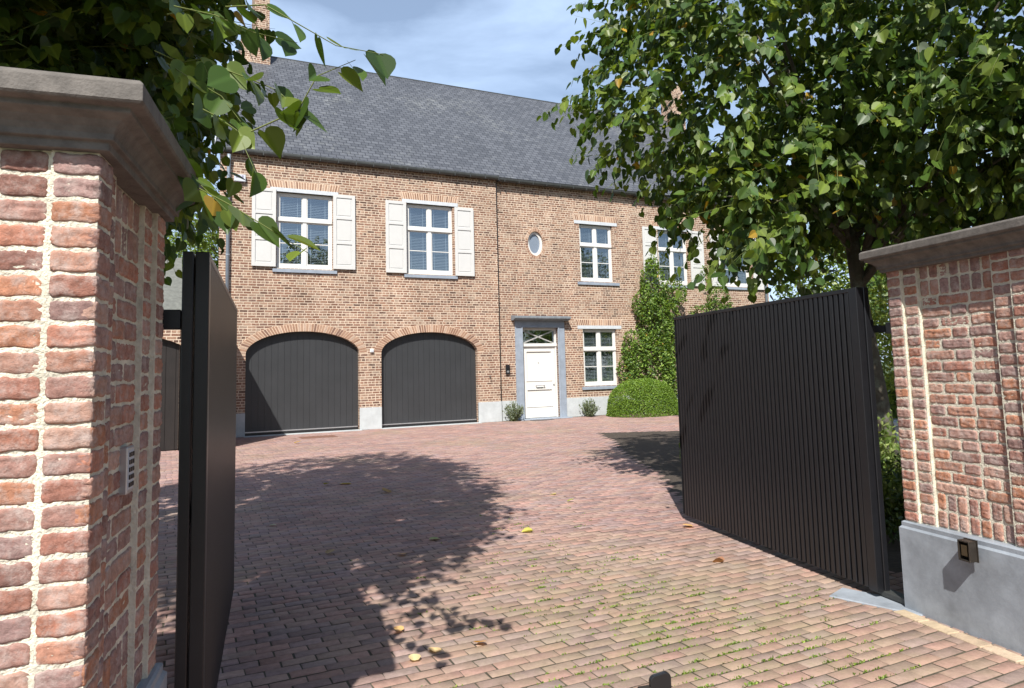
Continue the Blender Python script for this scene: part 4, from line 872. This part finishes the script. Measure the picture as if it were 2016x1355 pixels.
# left lime tree
lime_tree('lime_tree', 'shady lime tree overhanging the left pillar with big close leaves', [(-3.9, 5.4, -.02), (-3.88, 5.4, 1.2), (-3.85, 5.4, 2.4), (-3.8, 5.4, 3.5)],
    [(-4.3, 5.2, 4.3, 1.9, 1.9, 1.9, 1.4), (-3.1, 4.8, 4.1, .7, 1.0, 1.0, .7), (-2.85, 4.9, 6.6, 1.25, 1.9, 1.4, 1.1), (-2.3, 2.2, 4.6, 1.05, .95, .8, 2.0), (-3.9, 2.6, 4.7, 1.0, 1.0, .8, 1.4), (-2.4, 3.3, 5.3, 1.35, 1.35, 1.25), (-3.7, 5.6, 6.6, 1.9, 2.0, 1.5), (-1.65, 3.2, 5.0, .8, .9, .7, 1.2), (-2.5, 4.4, 3.6, .8, .9, .7, 1.3), (-2.6, 4.2, 5.9, 1.4, 1.6, 1.2, 1.5), (-3.6, 3.9, 3.4, .9, .9, .8, 1.3)],
    5900, 8, .096, seed=5, rt_=.16, shape=HEART2, keep=lambda Q: ~((Q[:, 0]/Q[:, 1] > -.44) & ((Q[:, 2]-1.6)/Q[:, 1] < .66)),
    extra=[((-.95, 2.3, 2.86), (-.38, 2.2, 2.66), .02), ((-1.2, 2.45, 2.95), (-.72, 2.3, 2.76), .02), ((-.86, 2.3, 2.42), (-.5, 2.2, 2.62), -.02), ((-1.05, 2.45, 2.72), (-.68, 2.3, 2.52), .03), ((-1.15, 2.5, 2.6), (-.86, 2.35, 2.36), .03),
           ((-1.3, 2.6, 2.5), (-1.0, 2.4, 2.2), .03), ((-1.15, 2.5, 2.3), (-.64, 2.2, 2.03), .02), ((-1.4, 2.8, 2.9), (-1.0, 2.6, 2.62), .06), ((-1.5, 2.9, 3.0), (-1.15, 2.7, 2.8), .05), ((-1.6, 2.9, 2.7), (-1.25, 2.7, 2.4), .05),
           ((-1.3, 2.6, 3.0), (-.9, 2.45, 2.9), .03), ((-1.45, 2.9, 2.55), (-1.2, 2.8, 2.3), .05)],
    group='lime trees by the gate')

def bush(name, label, cat, base, blobs, n, size, pal, mtl=None, shape=OVAL, bias=.75, stem=None, group=None, yellow=0, upn=.5, part='foliage'):
    t = thing(name, label, cat, base, 0, group); P, d = blob_pts(blobs, n, bias); ok = P[:, 2] > .01; P, d = P[ok], d[ok]; m_ = len(P)
    dd = unit(d*.6+rng.normal(0, .7, (m_, 3))+np.array([0, 0, .1])); nn_ = unit(d+np.array([0, 0, upn])+rng.normal(0, .5, (m_, 3)))
    leaves(part, P-np.array(base), dd, nn_, rng.uniform(size*.6, size*1.3, m_), leafcols(m_, pal, yellow), mtl or M_LEAFY, t, shape=shape)
    if stem:
        mb = MB()
        for s in stem: mb.tube([Vector(p)-Vector(base) for p in s[:-1]], s[-1], 7)
        mb.build('trunk' if cat == 'tree' else 'stem', M_BARK, t, smooth=True)
    return t
BRIGHT = np.array([(.11, .17, .03), (.09, .145, .025), (.14, .20, .035), (.075, .12, .025)])
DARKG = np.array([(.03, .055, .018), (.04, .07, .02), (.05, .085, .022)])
LIMEG = np.array([(.19, .25, .04), (.15, .21, .035), (.23, .28, .06)])
GREYG = np.array([(.12, .15, .10), (.16, .19, .13), (.09, .12, .075)])
def fp(u, d, z=0): p = P0+U*u-N*d; return (p.x, p.y, z)
# clipped box dome by the lower window: dense skin of tiny leaves
c = fp(4.25, 1.0); t = thing('box_dome', 'clipped rounded green boxwood bush on the paving under the ground floor window', 'bush', (c[0], c[1], 0))
n = 26000; d = unit(rng.normal(0, 1, (n, 3))); d[:, 2] = np.abs(d[:, 2]); q = np.sign(d)*np.abs(d)**.8; q = q/np.maximum(1, 0*q+1)
rad = 1/(np.abs(d[:, 0])**2.5+np.abs(d[:, 1])**2.5+np.abs(d[:, 2])**2.5)**(1/2.5)
P = d*rad[:, None]*np.array([1.2, .95, 1.2])*(1-.10*rng.uniform(0, 1, n)**1.5+.02*np.sin(d[:, 0]*9)*np.sin(d[:, 2]*7))[:, None]; P[:, 2] = np.maximum(P[:, 2], .02)
rotm = np.array([[U.x, N.x, 0], [U.y, N.y, 0], [0, 0, 1]]); P = P@rotm.T; dn = d@rotm.T
leaves('foliage', P, unit(dn*.5+rng.normal(0, .6, (n, 3))), unit(dn+rng.normal(0, .4, (n, 3))), rng.uniform(.025, .055, n), leafcols(n, np.array([(.12, .20, .025), (.16, .25, .033), (.08, .15, .02)]), 0), M_LEAFY, t, shape=OVAL)
mb = MB(); mb.tube([(0, 0, 0), (0, 0, .5)], .06, 8); mb.build('stem', M_BARK, t)
# climbers against the wall
bush('climbing_plant', 'tall glossy climbing shrub on the wall behind the boxwood, reaching the upper shutters', 'climber', fp(5.4, .2),
     [(*fp(5.3, .28, 1.5), .85, .38, 1.3, 1.2), (*fp(5.55, .25, 3.1), .62, .32, 1.0), (*fp(5.45, .25, 4.5), .42, .26, .85), (*fp(6.35, .28, 4.2), .42, .24, .5), (*fp(4.6, .22, 2.2), .45, .2, .7), (*fp(6.0, .3, 3.3), .4, .3, .7), (*fp(4.35, .2, 1.55), .35, .2, .5), (*fp(5.1, .25, 3.8), .4, .25, .6), (*fp(5.5, .2, 5.2), .22, .16, .35), (*fp(6.4, .3, 1.8), .6, .4, 1.2)],
     13000, .09, np.array([(.09, .16, .03), (.13, .21, .035), (.17, .25, .045), (.06, .11, .025)]), M_LEAFY, stem=[(fp(5.3, .1), fp(5.4, .1, 2), fp(5.5, .1, 4.8), .03)], yellow=.004)
bush('climbing_plant', 'lower climbing shrub on the brick wall below the rightmost windows, just above the gate', 'climber', fp(8.2, .2),
     [(*fp(8.0, .28, 3.3), .75, .3, .6), (*fp(8.5, .25, 3.9), .45, .25, .6), (*fp(8.9, .25, 2.9), .6, .3, .9), (*fp(7.8, .3, 2.3), .7, .3, .9), (*fp(8.0, .2, 5.0), .2, .15, .3, .5)],
     4500, .085, np.array([(.08, .14, .025), (.12, .19, .03), (.05, .10, .02)]), M_LIME, stem=[(fp(8.2, .1), fp(8.2, .1, 2), fp(8.3, .1, 4.0), .03)], yellow=.004)
# two small grey shrubs flanking the door
def spiky(name, label, x, y, h, r, n, size, pal, cat='shrub', group=None, per=16):
    t = thing(name, label, cat, (x, y, 0), 0, group); a = rng.uniform(0, 6.28, n); rr_ = r*np.sqrt(rng.uniform(0, 1, n)); tip = np.stack([np.cos(a)*rr_, np.sin(a)*rr_, h*rng.uniform(.55, 1, n)*(1-.35*(rr_/r)**2)], 1)
    s = np.linspace(0, 1, 4); st = tip*np.array([.25, .25, 0]); TP = st[:, None]+(tip-st)[:, None]*s[None, :, None]; TP[:, :, 2] += .0
    tubes('stems', (TP, np.full(n, .004)), M_TWIG, t, 3); PP = []; DD = []; NN = []
    for j in range(per):
        x_ = (j+1)/per*3; i0 = min(int(x_), 2); p = TP[:, i0]*(1-(x_-i0))+TP[:, i0+1]*(x_-i0); dd = unit(rng.normal(0, .7, (n, 3))+np.array([0, 0, .7])); PP.append(p); DD.append(dd); NN.append(unit(rng.normal(0, 1, (n, 3))+np.array([0, 0, .6])))
    PP, DD, NN = map(np.concatenate, (PP, DD, NN)); m_ = len(PP); leaves('foliage', PP, DD, NN, rng.uniform(size*.7, size*1.3, m_), leafcols(m_, pal, 0), M_LEAFY, t, shape=OVAL); return t
p = fp(-.15, .22); spiky('grey_shrub', 'small grey-green shrub at the wall foot left of the front door', p[0], p[1], .68, .33, 60, .06, GREYG, group='small shrubs flanking the door')
p = fp(2.62, .28); spiky('grey_shrub', 'small grey-green shrub at the wall foot right of the front door', p[0], p[1], .66, .34, 60, .06, GREYG, group='small shrubs flanking the door')

# right side garden
bush('beech_hedge', 'tall clipped hedge lit yellow-green in the gap behind the right gate', 'hedge', (7.3, 11.8, 0), [(x, y, z, .7, .7, .6) for x, y in ((6.2, 11.3), (6.9, 11.8), (7.6, 12.2), (8.4, 12.7), (9.2, 13.2)) for z in (1.3, 1.9, 2.4)], 9000, .07, np.array([(.16, .20, .035), (.11, .16, .03), (.20, .23, .05)]), bias=.8)
bush('hydrangea', 'leafy hydrangea with lime green flower heads below the hedge', 'shrub', (6.0, 10.6, 0), [(5.7, 10.5, .85, .7, .5, .45), (6.4, 10.7, .9, .6, .5, .5)], 1400, .13, BRIGHT, bias=.6)
hy = [o for o in bpy.data.objects if o.name.startswith('hydrangea')][0]
for q in [(5.35, 10.15, 1.25), (5.6, 10.1, 1.12), (5.5, 10.3, 1.35), (5.8, 10.2, 1.2), (5.3, 10.2, 1.02), (6.0, 10.3, 1.35), (5.7, 10.1, .95)]:
    n = 160; d = unit(rng.normal(0, 1, (n, 3))); leaves('flower_head', d*.085+np.array(q)-np.array(hy.location), unit(rng.normal(0, 1, (n, 3))), d, np.full(n, .04), leafcols(n, LIMEG, 0), M_LEAFY, hy, shape=OVAL)
spiky('lavender', 'lavender shrub with upright pale stems between the gate and the right pillar', 3.55, 6.9, 1.15, .55, 170, .05, np.array([(.16, .22, .06), (.22, .27, .09), (.11, .17, .04)]), cat='shrub', per=20)
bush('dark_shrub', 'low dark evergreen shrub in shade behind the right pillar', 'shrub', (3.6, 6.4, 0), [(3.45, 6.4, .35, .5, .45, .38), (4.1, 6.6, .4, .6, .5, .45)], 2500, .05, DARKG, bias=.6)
bush('low_hedge', 'low clipped box edging beside the far end of the right gate', 'hedge', (2.9, 11.6, 0), [(2.78, 11.0, .2, .2, .5, .28), (2.95, 11.8, .2, .2, .5, .28), (3.12, 12.6, .2, .2, .5, .28)], 3000, .04, BRIGHT, bias=.85)
t = thing('stone_table', 'pale stone garden table edge glimpsed between gate and pillar', 'table', (5.6, 9.9, 0)); mb = MB(); mb.box(-.7, .9, -.35, .35, .72, .78); mb.build('tabletop', M_LINT, t, bevel=.01)
for sx in (-.55, .6):
    mb = MB(); mb.box(sx, sx+.14, -.25, .25, 0, .72); mb.build('leg', M_LINT, t)

# background trees
def bgtree(name, label, x, y, blobs, n, size, pal, h=3, group='trees behind the house'):
    P = [(x+b[0], y+b[1], b[2], b[3], b[4], b[5]) for b in blobs]
    return bush(name, label, 'tree', (x, y, 0), P, n, size, pal, bias=.6, stem=[((x, y, 0), (x+.1, y, h*.5), (x, y, h), .22)], upn=.9, part='crown')
bgtree('background_tree', 'bright green leafy tree above the outbuilding at left', -11.6, 24.5, [(0, 0, 5.6, 1.9, 1.8, 1.6), (1.3, .5, 5.3, 1.2, 1.4, 1.5), (-1.6, .3, 5.3, 1.7, 1.6, 1.5), (.3, 0, 3.6, 1.9, 1.6, 1.3)], 11000, .14, BRIGHT)
bgtree('background_tree', 'grey-green conifer rising beside the left house corner', -12.7, 29.0, [(0, 0, 8.3, 1.1, 1.1, 1.9), (.2, 0, 6.2, 1.6, 1.5, 2.2), (-2.2, 0, 5.6, 1.6, 1.5, 2.2)], 6500, .12, np.array([(.09, .115, .06), (.12, .14, .08), (.06, .085, .045)]), 6)
bgtree('background_tree', 'sunlit broadleaf tree just right of the house corner', 11.0, 22.0, [(-.5, 0, 4.4, 1.3, 1.5, 1.5), (.6, -.3, 5.6, 1.6, 1.6, 1.6), (1.6, 0, 4.0, 1.7, 1.6, 1.9), (-.2, -.4, 2.6, 1.5, 1.4, 1.5), (-1.05, 1.5, 3.9, 1.15, 1.2, 2.2)], 9000, .15, np.array([(.10, .16, .03), (.07, .12, .025), (.17, .22, .045)]))
bgtree('background_tree', 'tall leafy tree far behind the right gable', 15.5, 33.0, [(0, 0, 6.0, 2.6, 2.2, 2.6), (-.5, 0, 3.0, 2.4, 2.0, 2.2), (2.5, 0, 8.0, 2.8, 2.2, 2.8)], 8000, .2, BRIGHT)
bgtree('background_tree', 'dense dark tree behind the trunk of the lime tree', 12.2, 17.5, [(0, 0, 4.2, 2.4, 2.0, 2.2), (2.2, 0, 5.2, 2.4, 2.0, 2.4), (-1.6, .5, 3.3, 1.7, 1.5, 1.6), (1, .2, 2.5, 2.4, 1.8, 1.6)], 11000, .13, GREEN)
bgtree('background_tree', 'dark tree above the right pillar coping with yellow-green tips', 11.8, 12.0, [(0, 0, 3.6, 2.3, 1.8, 1.9), (1.8, 0, 4.8, 2.2, 1.9, 2.2), (-1.5, -.2, 2.6, 1.3, 1.2, 1.3), (2.5, -.4, 3.0, 1.8, 1.6, 1.8)], 10000, .11, np.array([(.06, .10, .02), (.09, .14, .025), (.16, .19, .04)]))
bgtree('background_tree', 'tall tree at the far right edge behind the coping', 16.5, 14.5, [(0, 0, 5.2, 3.0, 2.4, 3.4), (-2.4, .5, 7.0, 2.4, 2.0, 2.4)], 9000, .16, GREEN)

# fallen leaves, each where it lies
FL = [((-2.58, 10.59), 'large yellow fallen leaf in the tree shadow nearest the left garage', (.50, .40, .12), .16),
 ((-1.72, 9.68), 'curled brown fallen leaf in the middle of the tree shadow', (.30, .19, .08), .14),
 ((-2.80, 10.5), 'tiny olive fallen leaf just left of the large yellow one', (.26, .24, .08), .08),
 ((-.77, 6.98), 'pale green fallen leaf at the right fringe of the tree shadow', (.30, .34, .15), .10),
 ((.45, 9.21), 'pale yellow fallen leaf on sunny paving, farther of two near the centre', (.46, .38, .14), .08),
 ((.61, 8.70), 'lime green fallen leaf on sunny paving, nearer of two near the centre', (.33, .38, .09), .08),
 ((.14, 7.17), 'upright yellow-green fallen leaf alone on sunny paving at the centre', (.45, .43, .10), .11),
 ((-.26, 4.33), 'orange fallen leaf with long stalk, rightmost of the foreground group', (.62, .36, .12), .075),
 ((-.74, 4.55), 'small orange fallen leaf beside the edge of the pillar shadow', (.60, .38, .16), .06),
 ((-.50, 4.27), 'pale orange fallen leaf in the middle of the foreground group', (.66, .48, .24), .07),
 ((-.59, 4.09), 'straw coloured fallen leaf lying nearest the camera', (.60, .48, .26), .075),
 ((1.74, 7.22), 'orange fallen leaf under the far end of the right gate', (.60, .38, .14), .11),
 ((1.66, 5.92), 'reddish brown fallen leaf along the foot of the right gate', (.33, .17, .10), .09),
 ((-5.24, 17.0), 'yellow fallen leaf near the drain cover', (.58, .45, .16), .15),
 ((-1.71, 6.5), 'brown fallen leaf deep in the shade left of the leaf shadows', (.33, .23, .13), .08),
 ((-1.04, 6.44), 'pinkish brown fallen leaf at the lower edge of the tree shadow', (.45, .28, .17), .09),
 ((-2.66, 7.77), 'white-grey fallen leaf in the shade beside the left gate', (.40, .40, .33), .07),
 ((-.05, 8.1), 'dark red fallen leaf just right of the tree shadow', (.24, .10, .08), .07)]
for i, ((x, y), lab, colr, s) in enumerate(FL):
    a = rng.uniform(0, 6.28); D = np.array([[math.cos(a), math.sin(a), .08]])
    o = leaves('fallen_leaf', np.zeros((1, 3)), D, np.array([[.1, .1, 1.]]), np.array([s]), np.array([colr]), M_DRY, None, HEART, fold=.22, curl=-.1); o.location = (x, y, .008+.03*s)
    tag(o, lab, 'leaf', 'fallen leaves on the driveway')

# weeds and moss tufts growing in the joints
wx = []; 
for (cx_, cy_, rx, ry, k) in ((1.0, 4.6, .8, .7, 130), (.55, 5.3, .7, .9, 110), (1.5, 4.0, .6, .4, 60), (-.1, 3.7, .5, .2, 14), (.7, 3.75, .7, .2, 40), (2.0, 5.0, .3, .3, 14), (.3, 6.8, .9, 1.2, 50)):
    for _ in range(k): wx.append((cx_+rng.normal(0, rx*.6), cy_+rng.normal(0, ry*.6)))
PP = []; SS = []
for x, y in wx:
    rel = Vector((x, y, 0))-P0; b_ = round(rel.dot(N)/BW)*BW; a_ = rel.dot(U); q = P0+U*a_+N*b_; k = int(3+rng.gamma(1.2, 8))
    for _ in range(k):
        e = rng.normal(0, .03); PP.append((q.x+U.x*e+rng.normal(0, .004), q.y+U.y*e+rng.normal(0, .004), -.004)); SS.append(rng.uniform(.006, .02))
PP = np.array(PP); n = len(PP); a = rng.uniform(0, 6.28, n)
o = leaves('joint_weeds', PP, unit(np.stack([np.cos(a), np.sin(a), rng.uniform(.2, 1.6, n)], 1)), unit(rng.normal(0, 1, (n, 3))+np.array([0, 0, .8])), np.array(SS), leafcols(n, np.array([(.15, .22, .04), (.20, .27, .05), (.10, .16, .03)]), 0), M_LEAFY, None, OVAL)
o['kind'] = 'stuff'; o['label'] = 'tiny green weeds and moss in the joints of the foreground paving'; o['category'] = 'weeds'
